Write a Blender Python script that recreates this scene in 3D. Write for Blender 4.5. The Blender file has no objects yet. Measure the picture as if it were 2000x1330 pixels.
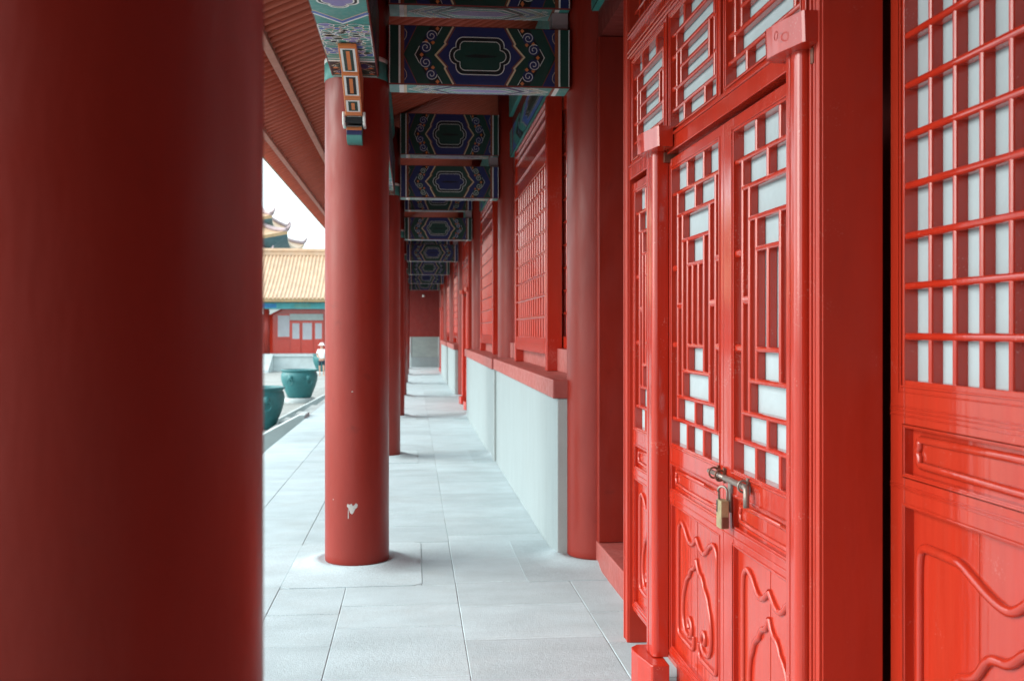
import bpy, bmesh, math, random
from mathutils import Vector
R = math.radians
PI = math.pi
random.seed(7)
S = bpy.context.scene
COL = S.collection

# ------------------------------------------------------------------ materials
def new_mat(name):
    m = bpy.data.materials.new(name); m.use_nodes = True
    nt = m.node_tree
    return m, nt, nt.nodes['Principled BSDF']

def paint(name, rgb, rough=.4, var=.12, scale=6., stretch=(1, 1, 1), bump=.0, bscale=60., coat=0., spots=0., spot_rgb=(.02, .01, .01),
          dust=0., dust_rgb=(.5, .45, .42), metal=0., spec=.5, rvar=.12, flecks=0., fleck_rgb=(.62, .36, .30), wave=0.):
    m, nt, b = new_mat(name)
    N, L = nt.nodes, nt.links
    geo = N.new('ShaderNodeNewGeometry')
    mp = N.new('ShaderNodeMapping'); mp.inputs['Scale'].default_value = stretch
    L.new(geo.outputs['Position'], mp.inputs['Vector'])
    n1 = N.new('ShaderNodeTexNoise'); n1.inputs['Scale'].default_value = scale; n1.inputs['Detail'].default_value = 6
    n1.inputs['Roughness'].default_value = .65
    L.new(mp.outputs[0], n1.inputs['Vector'])
    rmp = N.new('ShaderNodeMapRange'); rmp.inputs['From Min'].default_value = .25; rmp.inputs['From Max'].default_value = .75
    rmp.inputs['To Min'].default_value = 1 - var; rmp.inputs['To Max'].default_value = 1 + var
    L.new(n1.outputs['Fac'], rmp.inputs['Value'])
    mul = N.new('ShaderNodeVectorMath'); mul.operation = 'SCALE'
    mul.inputs[0].default_value = rgb
    L.new(rmp.outputs[0], mul.inputs['Scale'])
    colour = mul.outputs[0]
    def mixin(fac, rgb2):
        nonlocal colour
        mx = N.new('ShaderNodeMix'); mx.data_type = 'RGBA'
        L.new(fac, mx.inputs['Factor']); L.new(colour, mx.inputs['A'])
        mx.inputs['B'].default_value = (*rgb2, 1)
        colour = mx.outputs['Result']
    if spots:
        n3 = N.new('ShaderNodeTexNoise'); n3.inputs['Scale'].default_value = 9; n3.inputs['Detail'].default_value = 3
        L.new(geo.outputs['Position'], n3.inputs['Vector'])
        r3 = N.new('ShaderNodeMapRange'); r3.inputs['From Min'].default_value = .66; r3.inputs['From Max'].default_value = .78
        r3.inputs['To Max'].default_value = spots
        L.new(n3.outputs['Fac'], r3.inputs['Value']); mixin(r3.outputs[0], spot_rgb)
    if dust:
        n4 = N.new('ShaderNodeTexNoise'); n4.inputs['Scale'].default_value = 2.3; n4.inputs['Detail'].default_value = 8
        n4.inputs['Roughness'].default_value = .7
        L.new(mp.outputs[0], n4.inputs['Vector'])
        r4 = N.new('ShaderNodeMapRange'); r4.inputs['From Min'].default_value = .42; r4.inputs['From Max'].default_value = .75
        r4.inputs['To Max'].default_value = dust
        L.new(n4.outputs['Fac'], r4.inputs['Value']); mixin(r4.outputs[0], dust_rgb)
    if flecks:
        n6 = N.new('ShaderNodeTexNoise'); n6.inputs['Scale'].default_value = 150; n6.inputs['Detail'].default_value = 2
        L.new(geo.outputs['Position'], n6.inputs['Vector'])
        n7 = N.new('ShaderNodeTexNoise'); n7.inputs['Scale'].default_value = 7; n7.inputs['Detail'].default_value = 4
        L.new(geo.outputs['Position'], n7.inputs['Vector'])
        m7 = N.new('ShaderNodeMath'); m7.operation = 'MULTIPLY'; L.new(n6.outputs['Fac'], m7.inputs[0]); L.new(n7.outputs['Fac'], m7.inputs[1])
        r6 = N.new('ShaderNodeMapRange'); r6.inputs['From Min'].default_value = .385; r6.inputs['From Max'].default_value = .43
        r6.inputs['To Max'].default_value = flecks
        L.new(m7.outputs[0], r6.inputs['Value']); mixin(r6.outputs[0], fleck_rgb)
    L.new(colour, b.inputs['Base Color'])
    r2 = N.new('ShaderNodeMapRange'); r2.inputs['From Min'].default_value = .3; r2.inputs['From Max'].default_value = .7
    r2.inputs['To Min'].default_value = max(.03, rough - rvar); r2.inputs['To Max'].default_value = min(1, rough + rvar)
    n2 = N.new('ShaderNodeTexNoise'); n2.inputs['Scale'].default_value = scale * 2.7; n2.inputs['Detail'].default_value = 4
    L.new(mp.outputs[0], n2.inputs['Vector']); L.new(n2.outputs['Fac'], r2.inputs['Value'])
    L.new(r2.outputs[0], b.inputs['Roughness'])
    if bump:
        n5 = N.new('ShaderNodeTexNoise'); n5.inputs['Scale'].default_value = bscale; n5.inputs['Detail'].default_value = 5
        L.new(mp.outputs[0], n5.inputs['Vector'])
        bp = N.new('ShaderNodeBump'); bp.inputs['Strength'].default_value = bump; bp.inputs['Distance'].default_value = .01
        L.new(n5.outputs['Fac'], bp.inputs['Height']); L.new(bp.outputs[0], b.inputs['Normal'])
        if wave:
            n8 = N.new('ShaderNodeTexNoise'); n8.inputs['Scale'].default_value = 3.5; n8.inputs['Detail'].default_value = 3
            L.new(mp.outputs[0], n8.inputs['Vector'])
            b8 = N.new('ShaderNodeBump'); b8.inputs['Strength'].default_value = wave; b8.inputs['Distance'].default_value = .06
            L.new(n8.outputs['Fac'], b8.inputs['Height']); L.new(b8.outputs[0], bp.inputs['Normal'])
    b.inputs['Metallic'].default_value = metal
    b.inputs['Specular IOR Level'].default_value = spec
    b.inputs['Coat Weight'].default_value = coat
    b.inputs['Coat Roughness'].default_value = .15
    return m

def stone(name, rgb, scale=3., stretch=(1, 1, 1), streak=.12, speck=.10, rough=.75, bump=.25, stain=0., island=.07, stain_rgb=(.30, .22, .2)):
    m, nt, b = new_mat(name)
    N, L = nt.nodes, nt.links
    geo = N.new('ShaderNodeNewGeometry')
    mp = N.new('ShaderNodeMapping'); mp.inputs['Scale'].default_value = stretch
    L.new(geo.outputs['Position'], mp.inputs['Vector'])
    n1 = N.new('ShaderNodeTexNoise'); n1.inputs['Scale'].default_value = scale; n1.inputs['Detail'].default_value = 8; n1.inputs['Roughness'].default_value = .6
    L.new(mp.outputs[0], n1.inputs['Vector'])
    n2 = N.new('ShaderNodeTexNoise'); n2.inputs['Scale'].default_value = 180; n2.inputs['Detail'].default_value = 3
    L.new(geo.outputs['Position'], n2.inputs['Vector'])
    def rng(sock, lo, hi, a, c):
        r = N.new('ShaderNodeMapRange'); r.inputs['From Min'].default_value = lo; r.inputs['From Max'].default_value = hi
        r.inputs['To Min'].default_value = a; r.inputs['To Max'].default_value = c
        L.new(sock, r.inputs['Value']); return r.outputs[0]
    def mulm(a, c):
        x = N.new('ShaderNodeMath'); x.operation = 'MULTIPLY'; L.new(a, x.inputs[0]); L.new(c, x.inputs[1]); return x.outputs[0]
    f = mulm(rng(n1.outputs['Fac'], .3, .7, 1 - streak, 1 + streak * .7), rng(n2.outputs['Fac'], .3, .7, 1 - speck, 1 + speck))
    f = mulm(f, rng(geo.outputs['Random Per Island'], 0, 1, 1 - island, 1 + island))
    sc = N.new('ShaderNodeVectorMath'); sc.operation = 'SCALE'; sc.inputs[0].default_value = rgb
    L.new(f, sc.inputs['Scale'])
    colour = sc.outputs[0]
    if stain:
        n3 = N.new('ShaderNodeTexNoise'); n3.inputs['Scale'].default_value = 1.7; n3.inputs['Detail'].default_value = 9; n3.inputs['Roughness'].default_value = .72
        L.new(geo.outputs['Position'], n3.inputs['Vector'])
        mx = N.new('ShaderNodeMix'); mx.data_type = 'RGBA'
        L.new(rng(n3.outputs['Fac'], .5, .75, 0, stain), mx.inputs['Factor']); L.new(colour, mx.inputs['A'])
        mx.inputs['B'].default_value = (*stain_rgb, 1); colour = mx.outputs['Result']
    L.new(colour, b.inputs['Base Color'])
    b.inputs['Roughness'].default_value = rough
    if bump:
        bp = N.new('ShaderNodeBump'); bp.inputs['Strength'].default_value = bump; bp.inputs['Distance'].default_value = .006
        n9 = N.new('ShaderNodeTexNoise'); n9.inputs['Scale'].default_value = 38; n9.inputs['Detail'].default_value = 5
        L.new(geo.outputs['Position'], n9.inputs['Vector'])
        ad = N.new('ShaderNodeMath'); ad.operation = 'ADD'
        L.new(n9.outputs['Fac'], ad.inputs[0]); L.new(n2.outputs['Fac'], ad.inputs[1])
        L.new(ad.outputs[0], bp.inputs['Height']); L.new(bp.outputs[0], b.inputs['Normal'])
    return m

M = {}
M['door_red'] = paint('door_red', (.45, .025, .010), .15, .10, 5, (3, 3, .5), .02, 30, coat=.3, dust=.16, dust_rgb=(.47, .10, .06), rvar=.06, flecks=.25, wave=.05)
M['door_panel'] = paint('door_panel', (.45, .029, .012), .14, .12, 4, (4, 4, .35), .03, 22, coat=.4, dust=.2, dust_rgb=(.47, .11, .06), rvar=.07, flecks=.15, wave=.06)
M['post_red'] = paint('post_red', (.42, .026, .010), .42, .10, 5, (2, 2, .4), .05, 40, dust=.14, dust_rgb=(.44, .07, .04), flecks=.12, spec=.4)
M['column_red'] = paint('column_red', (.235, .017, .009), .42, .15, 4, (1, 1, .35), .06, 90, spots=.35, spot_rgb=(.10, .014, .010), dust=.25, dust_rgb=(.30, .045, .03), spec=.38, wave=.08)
M['sill_pink'] = paint('sill_pink', (.33, .07, .058), .5, .12, 8, (1, 1, 1), .1, 60, dust=.2, dust_rgb=(.5, .25, .22))
M['wall_red'] = paint('wall_red', (.22, .022, .017), .75, .15, 3, (1, 1, .6), .1, 40, dust=.2, dust_rgb=(.24, .05, .04))
M['rafter_red'] = paint('rafter_red', (.40, .075, .040), .6, .22, 5, (1, 6, 1), .1, 50, dust=.22, dust_rgb=(.56, .13, .07), spec=.25)
M['wall_red'] = paint('wall_red', (.22, .022, .017), .75, .15, 3, (1, 1, .6), .1, 40, dust=.2, dust_rgb=(.24, .05, .04))
M['board_red'] = paint('board_red', (.16, .016, .010), .6, .2, 3, (1, 3, 1), .1, 40)
M['batten_pink'] = paint('batten_pink', (.50, .19, .13), .6, .15, 9, (1, 1, 1), .1, 60, spots=.4)
M['paper'] = paint('paper', (.38, .455, .48), .8, .10, 5, (1, 1, 1), .3, 14, rvar=.05, dust=.3, dust_rgb=(.32, .37, .385))
M['pane_grey'] = paint('pane_grey', (.40, .40, .43), .6, .1, 3)
M['bright_teal'] = paint('bright_teal', (.10, .42, .45), .6, .2, 3)
M['bright_green'] = paint('bright_green', (.16, .40, .36), .6, .2, 3)
M['bright_blue'] = paint('bright_blue', (.05, .26, .55), .6, .2, 3)
M['green'] = paint('green', (.006, .045, .034), .45, .15, 12, dust=.45, dust_rgb=(0.028, 0.049, 0.043))
M['teal'] = paint('teal', (.045, .27, .24), .45, .15, 12, dust=.45, dust_rgb=(0.141, 0.265, 0.248))
M['blue'] = paint('blue', (.012, .022, .105), .45, .15, 12, dust=.45, dust_rgb=(0.044, 0.046, 0.1))
M['midblue'] = paint('midblue', (.05, .13, .42), .45, .15, 12, dust=.45, dust_rgb=(0.152, 0.197, 0.356))
M['lilac'] = paint('lilac', (.22, .20, .44), .5, .15, 12, dust=.45, dust_rgb=(0.297, 0.286, 0.418))
M['white'] = paint('white', (.72, .73, .70), .5, .08, 12)
M['gold'] = paint('gold', (.62, .47, .28), .45, .12, 12, dust=.45, dust_rgb=(0.616, 0.534, 0.429))
M['orange'] = paint('orange', (.62, .17, .03), .45, .12, 12, dust=.45, dust_rgb=(0.509, 0.261, 0.184))
M['rust'] = paint('rust', (.22, .055, .02), .5, .15, 12)
M['black'] = paint('black', (.008, .012, .014), .45, .1, 12)
M['paving'] = stone('paving', (.415, .51, .54), 2.6, (.9, 1.5, 1), .13, .2, .75, .4, stain=.3, island=.085, stain_rgb=(.40, .42, .41))
M['joint'] = stone('joint', (.29, .31, .31), 4, (1, 1, 1), .2, .2, .9, .2)
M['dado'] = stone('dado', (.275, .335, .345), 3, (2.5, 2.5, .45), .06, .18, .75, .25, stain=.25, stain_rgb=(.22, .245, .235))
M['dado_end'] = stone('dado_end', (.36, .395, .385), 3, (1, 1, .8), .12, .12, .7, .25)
M['base_stone'] = stone('base_stone', (.35, .40, .415), 3, (1, 1, 1), .14, .12, .75, .3, stain=.2)
M['plat_stone'] = stone('plat_stone', (.30, .33, .33), 2, (1, 1, 2), .2, .12, .8, .3, stain=.25, stain_rgb=(.25, .25, .22))
M['slab_side_shade'] = stone('slab_side_shade', (.27, .33, .34), 2, (1, 1, 2), .15, .12, .8, .3)  # darker copy of the slab stone, painting shade on the upright side faces
M['shade_stone'] = stone('shade_stone', (.16, .18, .175), 2, (1, 1, 2), .2, .12, .85, .3)  # dark tone of the stair cheeks paints the shade beneath the slabs
M['white_stone'] = stone('white_stone', (.44, .50, .505), 2, (1, 1, 1), .15, .08, .7, .2, stain=.15, stain_rgb=(.4, .42, .38))
M['grey_brick'] = stone('grey_brick', (.30, .36, .345), 2, (1, 1, 2), .12, .12, .85, .2)
M['bronze'] = paint('bronze', (.022, .145, .155), .5, .25, 3, (1, 1, 1), .1, 20, dust=.25, dust_rgb=(.05, .2, .21))
M['steel'] = paint('steel', (.30, .25, .22), .5, .15, 30, metal=.8, spots=.4, spot_rgb=(.22, .10, .06))
M['rusty_steel'] = paint('rusty_steel', (.17, .07, .045), .55, .25, 40, metal=.4)
M['brass'] = paint('brass', (.36, .30, .17), .5, .25, 35, metal=.4, spots=.3, spot_rgb=(.3, .25, .2))
M['tile_yellow'] = paint('tile_yellow', (.50, .33, .21), .5, .2, 1.5, dust=.4, dust_rgb=(.52, .42, .34))
M['tile_end'] = paint('tile_end', (.30, .20, .10), .5, .2, 3)
M['far_teal'] = paint('far_teal', (.07, .15, .18), .6, .3, 1.2, dust=.3, dust_rgb=(.2, .36, .36))
M['far_ridge'] = paint('far_ridge', (.34, .26, .27), .6, .2, 1.5)
M['skin'] = paint('skin', (.50, .28, .20), .55, .06, 20)
M['cloth_white'] = paint('cloth_white', (.80, .82, .83), .9, .06, 14)
M['cloth_dark'] = paint('cloth_dark', (.018, .035, .055), .9, .15, 14)
M['flake'] = paint('flake', (.44, .42, .40), .8, .25, 60)

def courtyard_mat():
    m, nt, b = new_mat('courtyard')
    N, L = nt.nodes, nt.links
    geo = N.new('ShaderNodeNewGeometry')
    br = N.new('ShaderNodeTexBrick'); br.inputs['Scale'].default_value = 1
    br.inputs['Color1'].default_value = (.28, .295, .29, 1); br.inputs['Color2'].default_value = (.34, .345, .335, 1)
    br.inputs['Mortar'].default_value = (.18, .19, .185, 1)
    br.inputs['Brick Width'].default_value = .55; br.inputs['Row Height'].default_value = .28; br.inputs['Mortar Size'].default_value = .012
    L.new(geo.outputs['Position'], br.inputs['Vector'])
    n = N.new('ShaderNodeTexNoise'); n.inputs['Scale'].default_value = .8; n.inputs['Detail'].default_value = 9
    L.new(geo.outputs['Position'], n.inputs['Vector'])
    mx = N.new('ShaderNodeMix'); mx.data_type = 'RGBA'; mx.blend_type = 'MULTIPLY'; mx.inputs['Factor'].default_value = 1
    rp = N.new('ShaderNodeValToRGB'); rp.color_ramp.elements[0].position = .3; rp.color_ramp.elements[0].color = (.75, .76, .74, 1)
    rp.color_ramp.elements[1].position = .7; rp.color_ramp.elements[1].color = (1.05, 1.05, 1.03, 1)
    L.new(n.outputs['Fac'], rp.inputs[0]); L.new(br.outputs['Color'], mx.inputs['A']); L.new(rp.outputs[0], mx.inputs['B'])
    L.new(mx.outputs['Result'], b.inputs['Base Color']); b.inputs['Roughness'].default_value = .85
    return m
M['courtyard'] = courtyard_mat()

# ------------------------------------------------------------------ object helpers
ORG = {}
def thing(name, label, cat, loc=(0, 0, 0), group=None):
    o = bpy.data.objects.new(name, None); COL.objects.link(o)
    o.location = loc; o['label'] = label; o['category'] = cat; o['kind'] = 'thing'
    o.empty_display_size = .1
    if group: o['group'] = group
    ORG[o.name] = Vector(loc)
    return o

class MB:
    """collects shapes (world coordinates) and links them as one mesh object"""
    def __init__(s): s.v = []; s.f = []; s.mi = []; s.sm = []
    def add(s, vs, fs, mi=0, smooth=False):
        k = len(s.v); s.v += [tuple(p) for p in vs]
        for f in fs:
            s.f.append(tuple(i + k for i in f)); s.mi.append(mi); s.sm.append(smooth)
    def box(s, x0, x1, y0, y1, z0, z1, mi=0):
        vs = [(x, y, z) for x in (x0, x1) for y in (y0, y1) for z in (z0, z1)]
        s.add(vs, [(0, 1, 3, 2), (4, 6, 7, 5), (0, 4, 5, 1), (2, 3, 7, 6), (0, 2, 6, 4), (1, 5, 7, 3)], mi)
    def prism(s, poly, fn, a, b, mi=0, smooth=False):
        """poly of (u,v); fn(u,v,w) -> xyz; extruded from w=a to w=b"""
        n = len(poly)
        vs = [fn(u, v, a) for u, v in poly] + [fn(u, v, b) for u, v in poly]
        s.add(vs, [tuple(range(n))[::-1], tuple(range(n, 2 * n))], mi)
        s.add(vs, [(i, (i + 1) % n, n + (i + 1) % n, n + i) for i in range(n)], mi, smooth)
    def lathe(s, cx, cy, prof, n=40, mi=0, caps=True, smooth=True):
        vs = []; fs = []
        for r, z in prof:
            for i in range(n):
                a = 2 * PI * i / n; vs.append((cx + r * math.cos(a), cy + r * math.sin(a), z))
        for j in range(len(prof) - 1):
            for i in range(n):
                fs.append((j * n + i, j * n + (i + 1) % n, (j + 1) * n + (i + 1) % n, (j + 1) * n + i))
        s.add(vs, fs, mi, smooth)
        if caps:
            k = (len(prof) - 1) * n
            s.add(vs, [tuple(range(n))[::-1], tuple(range(k, k + n))], mi)
    def tube(s, pts, r, n=8, mi=0, closed=False, flat=None):
        pts = [Vector(p) for p in pts]; vs = []; fs = []
        m = len(pts); prev = None
        for i, p in enumerate(pts):
            d = (pts[min(i + 1, m - 1)] - pts[max(i - 1, 0)])
            if d.length < 1e-9: d = Vector((0, 0, 1))
            d.normalize()
            ref = Vector((1, 0, 0)) if flat else (Vector((0, 0, 1)) if abs(d.z) < .9 else Vector((1, 0, 0)))
            if prev is not None and not flat: ref = prev
            a = (ref - d * ref.dot(d))
            if a.length < 1e-6: a = Vector((0, 1, 0))
            a.normalize(); b = d.cross(a); prev = a
            rr = r[i] if isinstance(r, (list, tuple)) else r
            for k in range(n):
                t = 2 * PI * k / n
                vs.append(p + a * (rr * math.cos(t) * (flat or 1)) + b * (rr * math.sin(t)))
        for i in range(m - 1):
            for k in range(n):
                fs.append((i * n + k, i * n + (k + 1) % n, (i + 1) * n + (k + 1) % n, (i + 1) * n + k))
        s.add(vs, fs, mi, True)
        s.add(vs, [tuple(range(n))[::-1], tuple(range((m - 1) * n, m * n))], mi)
    def build(s, name, mats, parent=None, bevel=0., seg=2, label=None, kind=None, autosmooth=False):
        me = bpy.data.meshes.new(name)
        o_ = ORG[parent.name] if parent is not None else Vector((0, 0, 0))
        me.from_pydata([(x - o_[0], y - o_[1], z - o_[2]) for x, y, z in s.v], [], s.f)
        if not isinstance(mats, (list, tuple)): mats = [mats]
        for m in mats: me.materials.append(m)
        me.polygons.foreach_set('material_index', s.mi)
        me.polygons.foreach_set('use_smooth', s.sm)
        bm = bmesh.new(); bm.from_mesh(me)
        bmesh.ops.remove_doubles(bm, verts=bm.verts, dist=1e-5)
        bmesh.ops.recalc_face_normals(bm, faces=bm.faces)
        bm.to_mesh(me); bm.free(); me.update()
        o = bpy.data.objects.new(name, me); COL.objects.link(o)
        if parent is not None: o.parent = parent
        ORG[o.name] = Vector(o_)
        if bevel:
            md = o.modifiers.new('bevel', 'BEVEL'); md.width = bevel; md.segments = seg; md.limit_method = 'ANGLE'; md.angle_limit = R(40)
            md.use_clamp_overlap = True
            md.harden_normals = False
        if label: o['label'] = label
        if kind: o['kind'] = kind
        return o

def tag(o, label, cat, group=None):
    o['label'] = label; o['category'] = cat; o['kind'] = 'thing'
    if group: o['group'] = group
    return o

def children(o): return [c for c in bpy.data.objects if c.parent == o]
def dup(o, dloc, label=None, group=None, parent=None):
    c = o.copy(); COL.objects.link(c)
    if parent is None:
        c.location = Vector(o.location) + Vector(dloc)
    else:
        c.parent = parent
    if label: c['label'] = label
    if group: c['group'] = group
    ORG[c.name] = ORG.get(o.name, Vector((0, 0, 0))) + Vector(dloc)
    for ch in children(o): dup(ch, (0, 0, 0), None, None, c)
    return c

# ------------------------------------------------------------------ layout numbers
H = 1.55
XC, RC = -.375, .211           # front column row
XW = 1.25                      # wall column row
YB, BAY = 6.70, 5.60
Yk = [YB + BAY * (k - 1) for k in range(0, 8)]      # column lines 0..7
END = 42.0

# ------------------------------------------------------------------ ground, platform, paving
mb = MB(); mb.add([(-400, -200, -.9), (400, -200, -.9), (400, 600, -.9), (-400, 600, -.9)], [(0, 1, 2, 3)])
g = mb.build('ground', M['courtyard']); g['kind'] = 'structure'
mb = MB(); mb.box(-1.84, 3.2, -4, 43.2, -1.0, -.13); mb.box(-1.90, 3.2, -4.05, 43.25, -1.2, -.78)
p = mb.build('platform', M['plat_stone'], bevel=.01); p['kind'] = 'structure'
def paving():
    mb = MB()
    mb.box(-1.86, 3.0, -3.9, 43.1, -.129, -.0045, 1)
    def slab(x0, x1, y0, y1):
        g_, c = .0013, .003
        z = -random.uniform(0, .0016); tilt = random.uniform(-.0008, .0008)
        x0 += g_; x1 -= g_; y0 += g_ * 1.9; y1 -= g_ * 1.9
        q_ = lambda: random.uniform(-.0012, .0012)
        o = [(x0 + q_(), y0 + q_()), (x1 + q_(), y0 + q_()), (x1 + q_(), y1 + q_()), (x0 + q_(), y1 + q_())]
        i = [(o[0][0] + c, o[0][1] + c), (o[1][0] - c, o[1][1] + c), (o[2][0] - c, o[2][1] - c), (o[3][0] + c, o[3][1] - c)]
        vs = [(x, y, -.03) for x, y in o] + [(x, y, z - .003) for x, y in o] + [(x, y, z + (tilt if k < 2 else -tilt)) for k, (x, y) in enumerate(i)]
        fs = [(8, 9, 10, 11)]
        for k in range(4):
            q = (k + 1) % 4
            fs += [(k, q, 4 + q, 4 + k), (4 + k, 4 + q, 8 + q, 8 + k)]
        mb.add(vs, fs)
    def lane(x0, x1, ys):
        for a, b in zip(ys[:-1], ys[1:]):
            if b - a > .01: slab(x0, x1, a, b)
    def run(a, b, lo, hi):
        ys = [a]; 
        while b - ys[-1] > hi * 1.35: ys.append(ys[-1] + random.uniform(lo, hi))
        if b - ys[-1] > hi: ys.append((ys[-1] + b) / 2)
        return ys + [b]
    # kerb stones at the edge
    lane(-1.90, -1.30, run(-3.9, 43.1, 1.5, 2.4))
    # lane between kerb and the column row, base stones at each column
    prev = -3.9
    for y in Yk + [None]:
        a, b = (y - .62, y + .62) if y else (43.1, 43.1)
        lane(-1.30, -.80, run(prev, b if y else 43.1, .75, 1.2)); 
        lane(-.80, -.405, run(prev, a, .7, 1.05))
        if y and abs(y - YB) < .1:
            # joints read off the photograph near the first full column
            pass
        ys = run(prev, a, .55, .8)
        lane(-.405, .255, ys)
        if y:
            slab(-.80, .05, a, b); lane(.05, .255, [a, y + .05, b])
        prev = b
    ys = [4.36, 4.99, 5.60, 6.13, 6.76, 7.55]
    lo = run(-3.9, 4.36, .55, .8); hi = run(7.55, 43.1, .55, .85)
    lane(.255, .963, lo + ys[1:-1] + hi if False else lo[:-1] + ys[:-1] + hi)
    lane(.963, 1.60, run(-3.9, 43.1, .5, .9))
    o = mb.build('pavement', [M['paving'], M['joint']]); o['kind'] = 'structure'
paving()

# ------------------------------------------------------------------ columns
def column(x, y, top, label, group, lathe_n=64, collar=True):
    t = thing('column', label, 'column', (x, y, 0), group)
    mb = MB(); z0 = .028
    pr = [(RC * .985, z0), (RC, z0 + .012)] + [(RC * (1 - .0 * k), z0 + .05 + (top - z0 - .05) * k / 6) for k in range(7)]
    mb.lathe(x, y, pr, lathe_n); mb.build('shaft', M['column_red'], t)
    mb = MB(); n_ = 64; sx, sy = (.425, .62) if collar else (.55, .60)
    prof = [(.46, .0022), (.42, .0045), (.385, .009), (.352, .0165), (.325, .0265), (.302, .036), (.282, .0415), (.262, .042), (.246, .039), (.232, .031), (.10, .029)]
    vs = []
    for q in range(-2, len(prof)):
        for i in range(n_):
            a = 2 * PI * (i + .5) / n_; c_, s_ = math.cos(a), math.sin(a)
            if q < 0:
                k_ = 1 / max(abs(c_) / sx, abs(s_) / sy); vs.append((x + c_ * k_, y + s_ * k_, (-.012, .0018)[q + 2]))
            else:
                r_, z_ = prof[q]; r_ = min(r_, 1 / max(abs(c_) / sx, abs(s_) / sy) * .985); vs.append((x + c_ * r_, y + s_ * r_, z_))
    mb.add(vs, [(j * n_ + i, j * n_ + (i + 1) % n_, (j + 1) * n_ + (i + 1) % n_, (j + 1) * n_ + i) for j in range(2) for i in range(n_)])
    mb.add(vs, [(j * n_ + i, j * n_ + (i + 1) % n_, (j + 1) * n_ + (i + 1) % n_, (j + 1) * n_ + i) for j in range(2, len(prof) + 1) for i in range(n_)], 0, True)
    mb.build('base', M['paving'], t)
    if collar:
        mb = MB(); mb.lathe(x, y, [(RC + .001, 3.19), (RC + .003, 3.193), (RC + .003, 3.30), (RC + .001, 3.305)], lathe_n, caps=False)
        mb.lathe(x, y, [(RC + .001, 3.305), (RC + .0035, 3.31), (RC + .0035, 3.33), (RC + .001, 3.335)], lathe_n, mi=1, caps=False)
        mb.build('painted_collar', [M['teal'], M['white']], t)
    return t
order = ['dark red round column closest to the camera, cropped by the left edge of the photo',
         'red round column with a white paint chip low on its shaft',
         'second red column behind the one with the paint chip',
         'third red column behind the paint chipped one, half hidden in the row',
         'fourth column behind the paint chipped one, a thin red sliver in the row',
         'second last red column of the courtyard row before the far end wall of the gallery',
         'last free red column of the courtyard row, nearest the far end wall',
         'red column of the courtyard row touching the far end wall']
cols = []
for k in range(8):
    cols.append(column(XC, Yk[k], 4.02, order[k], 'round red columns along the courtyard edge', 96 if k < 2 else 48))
# paint chip on column 1
mb = MB()
def on_col(k, ang, z, off):
    a = -PI / 2 + ang; r = RC + off
    return (XC + r * math.cos(a), Yk[k] + r * math.sin(a), z)
hp = [(-.030, .025), (-.034, .010), (-.022, -.004), (-.014, -.030), (-.002, -.040), (.008, -.028), (.018, -.006), (.031, .004), (.033, .020), (.022, .030), (.012, .018), (.003, .012), (-.004, .026), (-.016, .020)]
n = len(hp)
mb.add([on_col(1, u / RC - .09, .405 + v, .0015) for u, v in hp] + [on_col(1, u / RC * 1.08 - .09, .405 + v * 1.08, -.001) for u, v in hp],
       [tuple(range(n))] + [(i, n + i, n + (i + 1) % n, (i + 1) % n) for i in range(n)])
for (du, z, w, h_) in ((-.026, .335, .003, .07), (.0, 1.15, .006, .008), (-.14, .45, .005, .006)):
    mb.add([on_col(1, (du - w) / RC - .09, z, .0012), on_col(1, (du + w) / RC - .09, z + .003, .0012), on_col(1, (du + w * .6) / RC - .09, z + h_, .0012), on_col(1, (du - w * .7) / RC - .09, z + h_ * .8, .0012)], [(0, 1, 2, 3)])
mb.build('paint_chip', M['flake'], cols[1], label='chipped white patch in the red paint')
wl = ['engaged red column between the padlocked door and the first lattice window', 'engaged red column between the first and second lattice windows',
      'engaged red column between the second lattice window and the middle door', 'engaged red column just past the middle door',
      'engaged red column between the two far lattice windows', 'engaged red column between the far lattice window and the last door', 'engaged red column beside the far end wall']
for k in range(1, 8):
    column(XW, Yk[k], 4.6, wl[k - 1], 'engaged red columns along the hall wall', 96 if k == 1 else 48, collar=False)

# ------------------------------------------------------------------ painted motifs (thin coats of paint as raised film)
class Motif:
    COLS = ['green', 'teal', 'blue', 'midblue', 'lilac', 'white', 'gold', 'orange', 'rust', 'black']
    def __init__(s, fn): s.fn = fn; s.mb = MB()       # fn(u,v,h) metres -> xyz
    def fill(s, poly, col, layer):
        h = .0007 * layer
        s.mb.add([s.fn(u, v, h) for u, v in poly], [tuple(range(len(poly)))], s.COLS.index(col))
    def stroke(s, pts, w, col, layer, closed=False):
        h = .0007 * layer; P = [Vector(p) for p in pts]; n = len(P); vs = []
        for i, p in enumerate(P):
            a = P[(i - 1) % n] if (closed or i > 0) else None
            b = P[(i + 1) % n] if (closed or i < n - 1) else None
            d1 = (p - a).normalized() if a is not None and (p - a).length > 1e-9 else None
            d2 = (b - p).normalized() if b is not None and (b - p).length > 1e-9 else None
            d1 = d1 or d2; d2 = d2 or d1
            d = d1 + d2
            d = d.normalized() if d.length > 1e-6 else d1
            nn = Vector((-d.y, d.x)); k = 1 / max(.45, nn.dot(Vector((-d1.y, d1.x))))
            vs.append(p + nn * w / 2 * k); vs.append(p - nn * w / 2 * k)
        fs = [(2 * i, 2 * i + 1, 2 * i + 3, 2 * i + 2) for i in range(n - 1)]
        if closed: fs.append((2 * n - 2, 2 * n - 1, 1, 0))
        s.mb.add([s.fn(v.x, v.y, h) for v in vs], fs, s.COLS.index(col))
    def build(s, name, parent):
        return s.mb.build(name, [M[c] for c in s.COLS], parent)

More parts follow.
